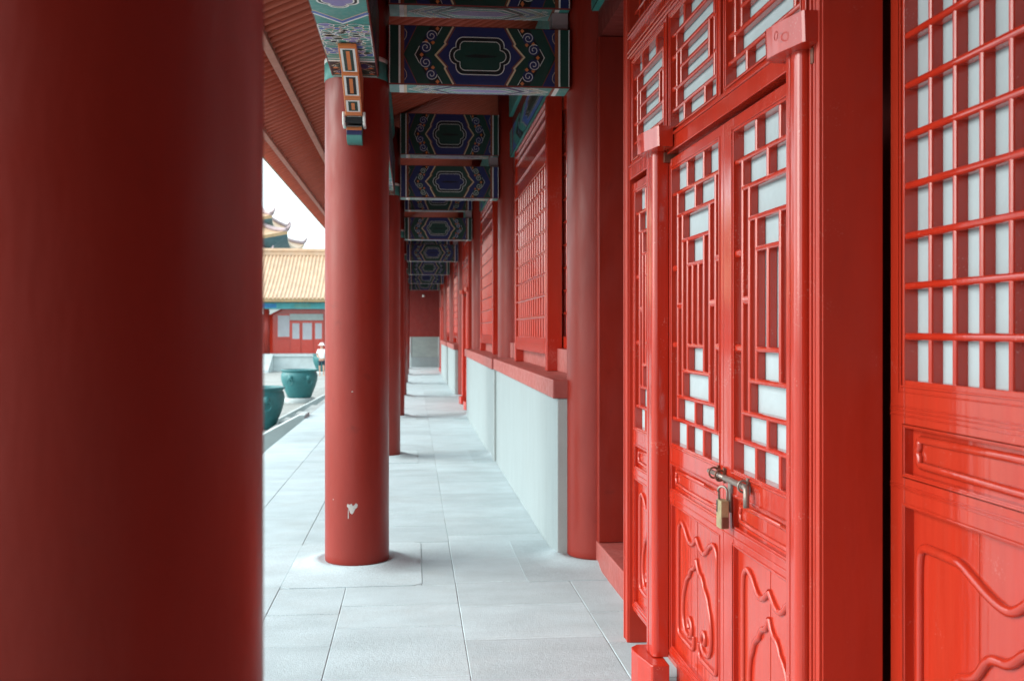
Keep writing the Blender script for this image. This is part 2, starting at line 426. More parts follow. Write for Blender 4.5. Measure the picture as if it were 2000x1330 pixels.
def spiral(cx, cy, r, turn=1.9, start=0., sgn=1, n=40):
    return [(cx + r * (1 - .82 * i / n) * math.cos(start + sgn * 2 * PI * turn * i / n), cy + r * (1 - .82 * i / n) * math.sin(start + sgn * 2 * PI * turn * i / n)) for i in range(n + 1)]
def cartouche(cx, cy, hw, hh, rc, lobe_w, lobe_h, n=8):
    """rounded rectangle with a rounded lobe at either end"""
    pts = []
    q = []       # right half, from top centre clockwise to bottom centre
    q.append((0, hh)); x1 = hw - lobe_w
    for i in range(n + 1):
        a = PI / 2 - PI / 2 * i / n; q.append((x1 - rc + rc * math.cos(a), hh - rc + rc * math.sin(a)))
    q.append((x1, lobe_h))
    for i in range(n + 1):
        a = PI / 2 - PI * i / n; q.append((x1 + lobe_w * math.cos(a), lobe_h * math.sin(a)))
    q2 = [(x, -y) for x, y in q[:n + 3]][::-1]
    q = q + q2
    return [(cx + x, cy + y) for x, y in q] + [(cx - x, cy + y) for x, y in q[::-1][1:-1]]

def beam_front(mo, W, Hh, hexc, outc, cenc, detail=True):
    """u in 0..W, v in 0..Hh: the hexagon panel painting of a cross beam"""
    sx, sy = W / 355., Hh / 103.
    def P(x, y): return (x * sx, (103 - y) * sy)
    def both(f):
        f(lambda x, y: P(x, y)); f(lambda x, y: P(355 - x, y))
    def rect(p, x0, x1, y0, y1): return [p(x0, y0), p(x1, y0), p(x1, y1), p(x0, y1)]
    mo.fill([P(0, 0), P(355, 0), P(355, 103), P(0, 103)], outc, 1)
    def side(p):
        lw = .0045
        mo.fill(rect(p, 22, 29, 0, 103), 'rust', 2)
        # corner triangles and chevrons
        mo.fill([p(29, 0), p(54, 0), p(27, 51.5), p(29, 51.5)], hexc, 2); mo.fill([p(29, 103), p(54, 103), p(27, 51.5), p(29, 51.5)], hexc, 2)
        mo.stroke([p(54, 0), p(27, 51.5), p(54, 103)], .004, 'rust', 3)
        mo.stroke([p(0.8, 0), p(0.8, 103)], .005, 'white', 3)
        mo.stroke([p(20, 0), p(20, 103)], .012, 'white', 3)
        # scroll band ground
        mo.fill([p(80, 0), p(104, 0), p(70, 51.5), p(104, 103), p(80, 103), p(50, 51.5)], 'black', 2)
        for (cx, cy, st, sg) in ((82, 17, 0., 1), (71, 38, 2.2, -1)):
            for cc, s2 in ((cy, 1), (103 - cy, -1)):
                c = p(cx, cc); r = 10.3 * sy
                mo.fill([(c[0] + r * math.cos(2 * PI * i / 20), c[1] + r * math.sin(2 * PI * i / 20)) for i in range(20)], hexc, 3)
                pp = spiral(0, 0, 1., 1.55, st, sg * s2)
                fl = 1 if p(1, 0)[0] > p(0, 0)[0] else -1
                mo.stroke([(c[0] + fl * a * r, c[1] + b * r) for a, b in pp], .0038, 'white', 4)
        if detail:
            mo.stroke([p(59, 36), p(50, 51.5), p(59, 67)], .0036, 'white', 4)
            mo.stroke([p(103, 1), p(95, 14)], .0034, 'white', 4); mo.stroke([p(103, 102), p(95, 89)], .0034, 'white', 4)
            for (x, y) in ((63, 51.5), (85, 29), (85, 74), (72, 27.5), (72, 75.5), (94, 4), (94, 99)):
                mo.fill([p(x - 4, y), p(x, y - 4), p(x + 4, y), p(x, y + 4)], 'orange', 3)
            mo.stroke([p(30, 6), p(34, 12), p(33, 20), p(29, 26)], .003, 'gold', 4); mo.stroke([p(30, 97), p(34, 91), p(33, 83), p(29, 77)], .003, 'gold', 4)
    both(side)
    hexa = [P(126, 0), P(93, 51.5), P(126, 103), P(229, 103), P(262, 51.5), P(229, 0)]
    mo.fill(hexa, hexc, 3)
    zig = [(126, 0), (109, 28), (111, 31), (91, 51.5), (111, 72), (109, 75), (126, 103)]
    both(lambda p: (mo.stroke([p(x - 1, y) for x, y in zig], .011, 'gold', 4), mo.stroke([p(x + 3.2, y) for x, y in zig], .006, 'rust', 4)))
    mo.fill(cartouche(W / 2, Hh / 2, 60 * sx, 33.5 * sy, 14 * sy, 12.5 * sx, 15 * sy), 'black', 4)
    mo.stroke(cartouche(W / 2, Hh / 2, 60 * sx, 33.5 * sy, 14 * sy, 12.5 * sx, 15 * sy), .0048, 'white', 5, True)
    mo.fill(cartouche(W / 2, Hh / 2, 51.5 * sx, 26 * sy, 9 * sy, 12 * sx, 11 * sy), cenc, 5)
    mo.stroke(cartouche(W / 2, Hh / 2, 51.5 * sx, 26 * sy, 9 * sy, 12 * sx, 11 * sy), .0042, 'white', 6, True)
    mo.fill([(W / 2 + x * sx, Hh / 2 + y * sy) for x, y in ((-32, 0), (-10, 3), (14, 2), (34, .5), (30, -2), (2, -3.5), (-24, -2.5))], 'black', 6)

def beam_under(mo, W, D, hexc):
    def ch(x, w): return [(x + D * .62, 0), (x, D / 2), (x + D * .62, D), (x + D * .62 + w, D), (x + w, D / 2), (x + D * .62 + w, 0)]
    mo.fill([(0, 0), (W, 0), (W, D), (0, D)], 'teal', 1)
    for mir in (0, 1):
        f = (lambda pl: [(W - u, v) for u, v in pl]) if mir else (lambda pl: pl)
        mo.fill(f([(.065, 0), (.095, 0), (.095, D), (.065, D)]), 'white', 2)
        mo.fill(f([(.095, 0), (.115, 0), (.115, D), (.095, D)]), 'gold' if not mir else 'rust', 2)
        for x, w, c in ((.12, .016, 'white'), (.155, .012, 'gold'), (.185, .012, 'white'), (.215, .02, 'lilac'), (.25, .012, 'white')):
            mo.fill(f(ch(x, w)), c, 3)
        for i in range(10):
            u = .15 + random.random() * .16; v = D * (.1 + .8 * random.random())
            mo.stroke(f(spiral(u, v, .022, 1.3, random.random() * 6, n=16)), .004, 'white' if i % 3 else 'gold', 4)
    x0 = .285
    for ins, c, ly in ((0, hexc, 4), (.028, 'white', 5), (.036, 'teal', 6), (.062, 'white', 7), (.07, 'lilac', 8)):
        a = x0 + ins * 1.4
        mo.fill([(a, D / 2), (a + D * .55 - ins * .6, D - ins), (W - a - D * .55 + ins * .6, D - ins), (W - a, D / 2), (W - a - D * .55 + ins * .6, ins), (a + D * .55 - ins * .6, ins)], c, ly)

def cross_beam(k, lower, label):
    y = Yk[k]
    z0, z1, hd = (3.165, 3.56, .115) if lower else (3.685, 4.19, .13)
    xa, xb = XC + RC - .006, XW - RC + .006
    t = thing('cross_beam', label, 'beam', ((xa + xb) / 2, y, z0), 'painted cross beams over the walkway')
    mb = MB(); mb.box(xa, xb, y - hd, y + hd, z0, z1); mb.build('timber', M['board_red'], t, bevel=.012)
    W, Hh = xb - xa - .02, z1 - z0 - .016
    blue_hex = lower == (k % 2 == 1)
    a, b, c = ('blue', 'green', 'green') if blue_hex else ('green', 'blue', 'blue')
    if not lower: c = {'green': 'green', 'blue': 'black'}[b] if False else c
    mo = Motif(lambda u, v, h: (xa + .01 + u, y - hd - h, z0 + .008 + v)); beam_front(mo, W, Hh, a, b, c, k < 5); mo.build('painted_face', t)
    mo = Motif(lambda u, v, h: (xa + .01 + u, y - hd + .008 + v, z0 - h)); beam_under(mo, W, 2 * hd - .016, a); mo.build('painted_underside', t)
    if lower:
        mb = MB(); mb.box(xb - .12, xb - .01, y - .07, y + .07, z1 + .002, 3.682); mb.build('block', M['far_ridge'], t, bevel=.006)
    return t
nm = ['nearest', 'second', 'third', 'fourth', 'fifth', 'sixth', 'farthest']
for k in range(1, 8):
    hue = 'blue hexagon' if (k % 2 == 1) else 'green hexagon'
    hu2 = 'green hexagon' if (k % 2 == 1) else 'blue hexagon'
    cross_beam(k, True, f'{nm[k-1]} lower painted cross beam with a {hue} round a cartouche')
    cross_beam(k, False, f'{nm[k-1]} upper painted cross beam with a {hu2}, just under the rafters')

# ------------------------------------------------------------------ eaves beams along the column row
EX0, EX1, EZ = -.525, -.225, 3.185
def eaves_beam(k, label):
    ya, yb = Yk[k] + RC - .02, Yk[k + 1] - RC + .02
    t = thing('eaves_beam', label, 'beam', ((EX0 + EX1) / 2, ya, EZ), 'painted eaves beams on the column row')
    mb = MB(); mb.box(EX0, EX1, ya, yb, EZ, 3.62); mb.build('timber', M['board_red'], t, bevel=.012)
    mb = MB(); mb.box(-.42, -.33, ya, yb, 3.622, 3.80); mb.build('upper_board', M['blue'], t)
    mb = MB(); mb.prism([(XC + .15 * math.cos(2 * PI * i / 20), 3.945 + .15 * math.sin(2 * PI * i / 20)) for i in range(20)], lambda u, v, w: (u, w, v), ya - .19, yb + .189, smooth=True)
    mb.build('purlin', M['teal'], t)
    L = yb - ya; W = EX1 - EX0 - .02
    def face(x, sgn):
        mo = Motif(lambda u, v, h: (x + sgn * h, ya + u, EZ + .01 + v)); beam_front(mo, L, .415, 'blue', 'green', 'green', False); return mo
    face(EX1, 1).build('painted_face', t); face(EX0, -1).build('painted_face', t)
    # underside painting, a = distance from the far column
    mo = Motif(lambda u, v, h: (EX0 + .01 + u, ya + v, EZ - h))
    mo.fill([(0, 0), (W, 0), (W, L), (0, L)], 'teal', 1)
    rnd = random.Random(5 + k)
    for end in (0, 1):
        D = (lambda v: L - v) if end == 0 else (lambda v: v)
        def rc(a, b, c, ly, u0=0, u1=W): mo.fill([(u0, D(a)), (u1, D(a)), (u1, D(b)), (u0, D(b))], c, ly)
        rc(.0, .06, 'teal', 2); rc(.02, .035, 'white', 3); rc(.06, .38, 'black', 2)
        for (a, b) in ((.07, .21), (.21, .36)):
            for i in range(2):
                c = W * (.25 + .5 * i)
                mo.fill([(c - .06, D((a + b) / 2)), (c, D(a)), (c + .06, D((a + b) / 2)), (c, D(b))], ('blue', 'green')[(i + (a > .1)) % 2], 3)
                mo.stroke([(c - .06, D((a + b) / 2)), (c, D(a)), (c + .06, D((a + b) / 2)), (c, D(b))], .004, 'gold', 4, True)
            for u in (.03, W - .03):
                mo.stroke(spiral(u, D((a + b) / 2), .02, 1.2, end, n=16), .004, 'white', 4); mo.fill([(u - .02, D(a + .01)), (u + .02, D(a + .01)), (u, D(a + .05))], 'orange', 4)
        rc(.38, .41, 'white', 3); rc(.41, .44, 'teal', 3); rc(.44, .455, 'white', 3)
        rc(.455, 1.19, 'teal', 2)
        # flower scroll: rows of outlined petals
        cols_ = ['lilac', 'teal', 'midblue', 'teal', 'green', 'lilac', 'midblue', 'teal']
        for (cu, cd, R0) in ((W * .25, .62, .088), (W * .75, .62, .088), (W * .0, .86, .09), (W * 1., .86, .09), (W * .5, .86, .095), (W * .22, 1.04, .07), (W * .78, 1.04, .07)):
            for ring, (rr, np_, ps) in enumerate(((R0, 7, .042), (R0 * .45, 5, .030), (0, 1, .022))):
                for i in range(np_):
                    a = 2 * PI * i / np_ + ring * .4
                    u, d = cu + rr * math.cos(a), cd + rr * math.sin(a)
                    el = [(min(W - .002, max(.002, u + ps * math.cos(t) * 1.05)), D(d + ps * math.sin(t) * .8)) for t in [2 * PI * q / 12 for q in range(12)]]
                    ly = 4 + ring * 2
                    mo.fill(el, rnd.choice(cols_), ly + (i % 2) * .4); mo.stroke(el, .0058, rnd.choice(['white', 'white', 'white', 'gold']), ly + 1 + (i % 2) * .4, True)
            for q in range(3):
                u = min(W - .02, max(.02, cu + rnd.uniform(-.1, .1))); d = cd + rnd.uniform(-.1, .1)
                mo.fill([(u - .016, D(d)), (u, D(d + .014)), (u + .016, D(d)), (u, D(d - .014))], 'orange', 3)
        # blue chevron and green field with a cartouche
        mo.fill([(0, D(1.33)), (W / 2, D(1.17)), (W, D(1.33)), (W, D(2.2)), (0, D(2.2))], 'teal', 9.4)
        mo.stroke([(0, D(1.315)), (W / 2, D(1.155)), (W, D(1.315))], .012, 'white', 10)
        mo.stroke([(0, D(1.345)), (W / 2, D(1.185)), (W, D(1.345))], .026, 'midblue', 10.4)
        mo.stroke([(0, D(1.37)), (W / 2, D(1.21)), (W, D(1.37))], .008, 'gold', 10.2)
    cw, chh = W * .36, L / 2 - 1.42
    def tr(pl): return [(v_, u_) for u_, v_ in pl]
    c1 = tr(cartouche(L / 2, W / 2, chh + .0, cw, .05, .05, cw * .5)); c2 = tr(cartouche(L / 2, W / 2, chh - .02, cw - .022, .04, .045, cw * .45))
    mo.fill(c1, 'black', 11); mo.stroke(c1, .010, 'white', 12, True); mo.fill(c2, 'lilac', 12); mo.stroke(c2, .008, 'white', 13, True)
    for s_ in (-1, 1):
        cy = L / 2 + s_ * (chh - .28); mo.fill([(W / 2 - .03, cy + s_ * .05), (W / 2 - .015, cy + s_ * .1), (W / 2 + .01, cy + s_ * .12), (W / 2 + .025, cy + s_ * .05), (W / 2 + .015, cy - s_ * .2), (W / 2 - .018, cy - s_ * .2)], 'rust', 13)
    mo.build('painted_underside', t)
    # carved brackets under both ends
    for end in (0, 1):
        yc = yb - .02 if end == 0 else ya + .02; sg = -1 if end == 0 else 1
        def yy(a): return yc + sg * a
        x0, x1 = XC - .052, XC + .052
        prof = [(0, EZ - .012), (.79, EZ - .012), (.79, EZ - .035), (.50, 3.085), (.50, 3.072), (.30, 2.985), (.30, 2.972), (.165, 2.915), (.165, 2.90), (0, 2.90)]
        mb = MB(); mb.prism(prof, lambda u, v, w: (w, yy(u), v), x0, x1)
        b = mb.build('bracket', M['orange'], t, bevel=.004)
        # painted steps on the sloping underside
        segs = [((.785, EZ - .036), (.505, 3.083), 'green'), ((.495, 3.070), (.305, 2.987), 'blue'), ((.295, 2.970), (.17, 2.917), 'green'), ((.163, 2.898), (.06, 2.898), 'blue')]
        mats = [M['white'], M['green'], M['black'], M['orange']]
        mb = MB()
        for (a0, h0), (a1, h1), c in segs:
            for ins, mi, off in ((.10, 0, .002), (.24, 1 if c == 'green' else 2, .003), (.42, 3, .004)):
                wx = (x1 - x0) * (.5 - ins * .95); e = (x1 - x0) * ins * .75 / max(.06, math.hypot(a1 - a0, h1 - h0))
                P0 = (a0 + (a1 - a0) * e, h0 + (h1 - h0) * e - off); P1 = (a1 + (a0 - a1) * e, h1 + (h0 - h1) * e - off)
                mb.add([(XC - wx, yy(P0[0]), P0[1]), (XC + wx, yy(P0[0]), P0[1]), (XC + wx, yy(P1[0]), P1[1]), (XC - wx, yy(P1[0]), P1[1])], [(0, 1, 2, 3)], mi)
        mb.build('painted_steps', mats, b)
        mb = MB()
        mb.box(x0 - .006, x1 + .006, min(yy(-.02), yy(.135)), max(yy(-.02), yy(.135)), 2.86, 2.898, 0)
        for sx in (x0 - .012, x1 + .012):
            mb.tube([(sx, yy(.14), 2.925), (sx, yy(.145), 2.89), (sx, yy(.12), 2.855), (sx, yy(.05), 2.845)], .011, 8, 1)
        mb.build('cup_block', [M['black'], M['white']], b, bevel=.004)
        mb = MB()
        pr = []
        for i in range(13):
            a = -PI / 2 + PI * i / 12
            pr.append((.045 + .075 * math.cos(a) if True else 0, 2.80 + .058 * math.sin(a)))
        pr = [(-.03, 2.742)] + pr + [(-.03, 2.858)]
        mb.prism(pr, lambda u, v, w: (w, yy(u), v), x0 + .004, x1 - .004, 0)
        nseg = len(pr)
        # colour bands round the scroll
        k0 = 0
        for i in range(len(mb.f)):
            f = mb.f[i]
            if len(f) == 4:
                zc = sum(mb.v[j][2] for j in f) / 4
                mb.mi[i] = 1 if zc > 2.838 else 2 if zc > 2.815 else 3 if zc > 2.792 else 0
        mb.build('scroll', [M['teal'], M['white'], M['orange'], M['blue']], b, bevel=.002)
    return t
for k in range(0, 7):
    eaves_beam(k, ['painted eaves beam running from the nearest column to the paint chipped column', 'painted eaves beam just behind the paint chipped column',
                   'third painted eaves beam along the column row', 'fourth painted eaves beam along the column row', 'fifth painted eaves beam along the column row',
                   'sixth painted eaves beam along the column row', 'last painted eaves beam next to the far end wall'][k])

# ------------------------------------------------------------------ roof over the walkway
SL = .45
def zr(x): return 4.15 + SL * (x - (-.385))        # underside plane through rafter axes
def roof():
    t = thing('gallery_roof', 'overhanging red timber roof of the gallery with close set rafters', 'roof', (-.385, 6, 4.2))
    ya, yb = -4.0, 43.0
    c = math.cos(math.atan(SL))
    def sheet(x0, x1, off, th, name, mat):
        mb = MB(); vs = []
        for y in (ya, yb):
            vs += [(x0, y, zr(x0) + off), (x1, y, zr(x1) + off), (x1, y, zr(x1) + off + th), (x0, y, zr(x0) + off + th)]
        mb.add(vs, [(0, 3, 2, 1), (4, 5, 6, 7), (0, 1, 5, 4), (1, 2, 6, 5), (2, 3, 7, 6), (3, 0, 4, 7)])
        return mb.build(name, mat, t)
    sheet(-1.72, 2.4, .035, .22, 'sheathing', M['board_red'])
    sheet(-1.78, -1.722, .06, .15, 'tile_edge', M['tile_end'])
    def batten(x0, x1, lo, hi):
        mb = MB(); vs = []
        for y in (ya, yb):
            vs += [(x0, y, zr(x0) + lo), (x1, y, zr(x1) + lo), (x1, y, zr(x1) + hi), (x0, y, zr(x0) + hi)]
        mb.add(vs, [(0, 3, 2, 1), (4, 5, 6, 7), (0, 1, 5, 4), (1, 2, 6, 5), (2, 3, 7, 6), (3, 0, 4, 7)])
        mb.build('batten', M['batten_pink'], t, bevel=.004)
    batten(-1.155, -1.10, -.090, .0); batten(-1.555, -1.51, -.078, .0)
    # rafters: one mesh each for the near hundred, the rest as one
    sp = .14
    def rafter_shape(mb, y, x0, x1, r, off, n=7):
        vs = []
        for x in (x0, x1):
            for i in range(n):
                a = .86 * PI + 1.28 * PI * i / (n - 1)
                vs.append((x + math.sin(a) * -r * SL * c * 0, y + r * math.cos(a), zr(x) + off + r * math.sin(a) / c))
        fs = [(i, i + 1, n + i + 1, n + i) for i in range(n - 1)]
        mb.add(vs, fs, 0, True); mb.add(vs, [tuple(range(n)), tuple(range(n, 2 * n))[::-1]])
    for nm_, x0, x1, r, off, cnt in (('rafter', -1.13, 2.3, .050, -.008, 100), ('flying_rafter', -1.70, -1.10, .043, -.004, 100)):
        y0 = 4.2 if nm_ == 'rafter' else 5.6
        mb = MB(); rafter_shape(mb, y0, x0, x1, r, off); first = mb.build(nm_, M['rafter_red'], t)
        for i in range(1, cnt):
            o = first.copy(); o.location = (0, sp * i, 0); COL.objects.link(o); o.parent = t
        mb = MB(); y = y0 + sp * cnt
        while y < yb - .1: rafter_shape(mb, y, x0, x1, r, off, 5); y += sp
        y = y0 - sp
        while y > ya + .1: rafter_shape(mb, y, x0, x1, r, off, 5); y -= sp
        mb.build(nm_, M['rafter_red'], t, kind='stuff')
roof()

# ------------------------------------------------------------------ hall wall, lintels
def hall_wall():
    t = thing('hall_wall', 'red wall of the hall behind the doors and lattice windows', 'wall', (1.55, 18, 0))
    mb = MB(); mb.box(1.52, 1.70, -4, 43, -.13, 5.05); mb.build('wall', M['wall_red'], t)
    mb = MB()
    mb.box(1.20, 1.515, -.76, YB - .19, -.10, .16)
    mb.build('threshold', M['sill_pink'], t, bevel=.006)
    for k in (3, 6):
        mb = MB(); mb.box(1.20, 1.515, Yk[k] + .19, Yk[k + 1] - .19, -.10, .16); mb.build('threshold', M['sill_pink'], t, bevel=.006)
    for k in range(0, 7):
        for (yy_, dy) in ((Yk[k] + .23, .05), (Yk[k + 1] - .23, .05)):
            if k == 0 and yy_ < 3: continue
            z0 = .162 if k in (0, 3, 6) else 1.40
            mb = MB(); mb.box(1.205, 1.518, yy_ - dy, yy_ + dy, z0, 3.47); mb.build('jamb', M['column_red'], t, bevel=.004)
hall_wall()
def lintel(k, label):
    ya, yb = (Yk[k] + .16, Yk[k + 1] - .16)
    t = thing('lintel_beam', label, 'beam', (1.25, ya, 3.48), 'painted lintel beams along the hall wall')
    mb = MB(); mb.box(1.17, 1.40, ya, yb, 3.66, 3.96); mb.build('timber', M['green'], t, bevel=.01)
    mb = MB(); mb.box(1.215, 1.40, ya, yb, 3.475, 3.657); mb.build('lower_board', M['board_red'], t)
    mb = MB(); mb.box(1.20, 1.34, ya, yb, 3.963, 4.15); mb.build('upper_board', M['board_red'], t)
    mb = MB(); mb.box(1.16, 1.42, ya, yb, 4.153, 4.45); mb.build('upper_timber', M['teal'], t, bevel=.01)
    W = yb - ya
    mo = Motif(lambda u, v, h: (1.17 - h, ya + u, 3.665 + v)); beam_front(mo, W, .30, 'midblue', 'teal', 'green', False); mo.build('painted_face', t)
    mo = Motif(lambda u, v, h: (1.175 + v * .75, ya + u, 3.66 - h))
    mo.fill([(0, 0), (W, 0), (W, .28), (0, .28)], 'teal', 1)
    for i in range(int(W / .42)):
        u = .2 + i * .42; mo.fill([(u, .14), (u + .12, .26), (u + .24, .14), (u + .12, .02)], ('blue', 'green', 'midblue')[i % 3], 2); mo.stroke([(u, .14), (u + .12, .26), (u + .24, .14), (u + .12, .02)], .008, 'white', 3, True)
    mo.build('painted_underside', t)
for k in range(0, 7):
    lintel(k, ['painted lintel over the padlocked door', 'painted lintel over the first lattice window', 'painted lintel over the second lattice window', 'painted lintel over the middle door',
               'painted lintel over the third lattice window', 'painted lintel over the fourth lattice window', 'painted lintel over the last door'][k])

# ------------------------------------------------------------------ dado walls with sill
def dado(ya, yb, label, near_end):
    dx = 0 if near_end else -.024        # every second length stands slightly proud
    t = thing('dado_wall', label, 'wall', (.97, ya, 0), 'pale stone dado walls below the windows')
    mb = MB(); mb.box(.972 + dx, 1.515, ya, yb, -.10, 1.085, 0)
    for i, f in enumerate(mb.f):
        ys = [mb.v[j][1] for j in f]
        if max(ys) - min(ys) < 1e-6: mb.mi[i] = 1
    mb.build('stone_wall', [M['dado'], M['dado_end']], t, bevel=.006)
    mb = MB(); mb.box(.938 + dx, 1.515, ya - .012, yb + .012, 1.087, 1.215); mb.build('sill', M['sill_pink'], t, bevel=.008)
    mb = MB(); mb.box(1.172, 1.514, ya + .02, yb - .02, 1.2155, 1.40); mb.build('parapet', M['sill_pink'], t, bevel=.006)
    return t
dado(6.70, 11.72, 'pale stone dado with pink sill beside the padlocked door', True)
dado(11.765, 17.95, 'pale stone dado with pink sill under the second lattice window', False)
dado(23.5, 28.5, 'far pale stone dado just beyond the middle door', True)
dado(28.545, 34.75, 'farthest pale stone dado, before the last door', False)
mb = MB(); mb.box(.99, 1.1, 11.722, 11.763, -.05, 1.20)
tag(mb.build('drain_pipe', M['dado_end'], bevel=.01), 'narrow grey strip in the joint between two dado walls', 'strip')

# ------------------------------------------------------------------ joinery helpers (panels lie in a plane X = const, facing -X)
def vbar(mb, y, z0, z1, X, w=.018, d=.03, mi=0):
    h = w / 2
    mb.prism([(-h, d), (-h, h * .8), (-h * .85, h * .38), (-h * .45, h * .08), (0, 0), (h * .45, h * .08), (h * .85, h * .38), (h, h * .8), (h, d)], lambda u, v, ww: (X + v, y + u, ww), z0, z1, mi)
def hbar(mb, z, y0, y1, X, w=.018, d=.029, mi=0):
    h = w / 2
    mb.prism([(-h, d), (-h, h * .8), (-h * .85, h * .38), (-h * .45, h * .08), (0, 0), (h * .45, h * .08), (h * .85, h * .38), (h, h * .8), (h, d)], lambda u, v, ww: (X + v, ww, z + u), y0, y1, mi)
def rim(mb, y0, y1, z0, z1, X, gap=.010, w=.008, h=.005, d=.012, mi=0):
    """a raised bead running round an opening"""
    a, b, c, e = y0 - gap, y1 + gap, z0 - gap, z1 + gap
    for (p, q, r, s) in ((a - w, a, c - w, e + w), (b, b + w, c - w, e + w)): mb.box(X - h, X + d, p, q, r, s, mi)
    for (r, s) in ((c - w, c), (e, e + w)): mb.box(X - h, X + d, a, b, r, s, mi)
def frame_holes(mb, y0, y1, zs, z_top, z_bot, sl, sr, X, th):
    """stiles and rails; zs = list of (z0,z1) openings from top to bottom"""
    mb.box(X, X + th, y0, y0 + sl, z_bot, z_top); mb.box(X, X + th, y1 - sr, y1, z_bot, z_top)
    edges = [z_top] + [q for a, b in zs for q in (b, a)] + [z_bot]
    for i in range(0, len(edges), 2):
        hi, lo = edges[i], edges[i + 1]
        if hi - lo > .001: mb.box(X + .0012, X + th - .001, y0 + sl, y1 - sr, lo, hi)
def smooth_path(pts, it=2):
    for _ in range(it):
        q = [pts[0]]
        for a, b in zip(pts[:-1], pts[1:]):
            q += [(a[0] * .75 + b[0] * .25, a[1] * .75 + b[1] * .25), (a[0] * .25 + b[0] * .75, a[1] * .25 + b[1] * .75)]
        pts = q + [pts[-1]]
    return pts
def ruyi(y0, y1, z0, z1, X, r, wf=.80):
    """carved relief of a skirt panel: outer frame with wavy top, inner flame ending in two scrolls"""
    mb = MB(); cy = (y0 + y1) / 2; hw = (y1 - y0) / 2 * wf; hz = z1 - z0
    def P(h, t): return (cy + h * hw, z0 + t * hz)
    for s in (-1, 1):
        outer = [(0, .875), (.10, .845), (.22, .815), (.36, .805), (.50, .835), (.64, .885), (.80, .915), (.93, .90), (1.0, .85), (1.0, .70), (1.0, .45), (1.0, .22), (.99, .15), (.92, .125), (.75, .12), (.4, .118), (.2, .12), (.13, .15), (.14, .215)]
        inner = [(0, .735), (.06, .69), (.18, .655), (.24, .655), (.33, .625), (.36, .595), (.47, .57), (.56, .535), (.60, .495), (.68, .45), (.73, .37), (.74, .29), (.68, .22), (.56, .18), (.40, .175), (.27, .20), (.23, .25), (.30, .30), (.40, .31), (.45, .27), (.40, .235)]
        if wf > .85:      # the wide leaf: flat shoulders and a deeper wave
            outer = [(0, .92), (.15, .90), (.28, .872), (.356, .834), (.40, .812), (.45, .803), (.50, .807), (.567, .82), (.665, .848), (.73, .868), (.78, .873), (.95, .873), (1.02, .872), (1.05, .845), (1.05, .70), (1.05, .45), (1.05, .22), (1.0, .15), (.9, .125), (.4, .118), (.2, .12), (.13, .15), (.14, .215)]
            inner = [(0, .80), (.2, .775), (.356, .72), (.40, .692), (.45, .672), (.50, .668), (.545, .664), (.585, .646), (.62, .612), (.655, .592), (.70, .578), (.75, .568), (.80, .53), (.84, .45), (.84, .37), (.79, .29), (.72, .22), (.56, .18), (.40, .175), (.27, .20), (.23, .25), (.30, .30), (.40, .31), (.45, .27), (.40, .235)]
        for path in (outer, inner):
            pp = smooth_path([P(s * h, t) for h, t in path])
            mb.tube([(X - .002, y, z) for y, z in pp], r, 10, flat=.9)
    return mb
def oval_relief(y0, y1, z0, z1, X, r):
    mb = MB(); h = (z1 - z0) / 2; zc = (z0 + z1) / 2; i = h * .62; a, b = y0 + h * .9, y1 - h * .9
    right = [(a, i), (b, i), (b + i * .35, i * .75), (b + i * .30, i * .28), (b + i * .75, 0), (b + i * .30, -i * .28), (b + i * .35, -i * .75), (b, -i), (a, -i), (a - i * .35, -i * .75), (a - i * .30, -i * .28), (a - i * .75, 0), (a - i * .30, i * .28), (a - i * .35, i * .75), (a, i)]
    pp = []
    for p, q in zip(right[:-1], right[1:]): pp += [(p[0] * .7 + q[0] * .3, p[1] * .7 + q[1] * .3), (p[0] * .3 + q[0] * .7, p[1] * .3 + q[1] * .7)]
    pp.append(pp[0])
    mb.tube([(X - .001, y, zc + z) for y, z in pp], r, 10, flat=.9)
    return mb

DR, DP = M['door_red'], M['door_panel']
def leaf_lattice(mb, y0, y1, z0, z1, X, mids, seed=0):
    """step pattern lattice: alternating nested bars closing on a tall core"""
    W, Hh = y1 - y0, z1 - z0
    def Y(s): return y1 - s * W         # s=0 at the far side
    def Z(t): return z0 + t * Hh
    hs = [(.0, 1., .09), (.11, .89, .175), (.22, .78, .27), (.33, .67, .36)]
    for s0, s1, t in hs:
        for tt in (t, 1 - t): hbar(mb, Z(tt), Y(s1), Y(s0), X)
    for i, (s0, s1, t0) in enumerate(((.11, .89, .09), (.22, .78, .175), (.33, .67, .27))):
        for s in (s0, s1): vbar(mb, Y(s), Z(t0), Z(1 - t0), X)
    for s in mids: vbar(mb, Y(s), Z(.36), Z(.64), X)
    for t0, t1 in ((0, .09), (.91, 1.)):
        for s in (.33, .67): vbar(mb, Y(s), Z(t0), Z(t1), X)
    for t0, t1 in ((.09, .175), (.825, .91)): vbar(mb, Y(.5), Z(t0), Z(t1), X)
    for s0, s1, ts in ((0, .11, (.36, .64)), (.89, 1., (.36, .64)), (.11, .22, (.5,)), (.78, .89, (.5,))):
        for t in ts: hbar(mb, Z(t), Y(s1), Y(s0), X, .03)
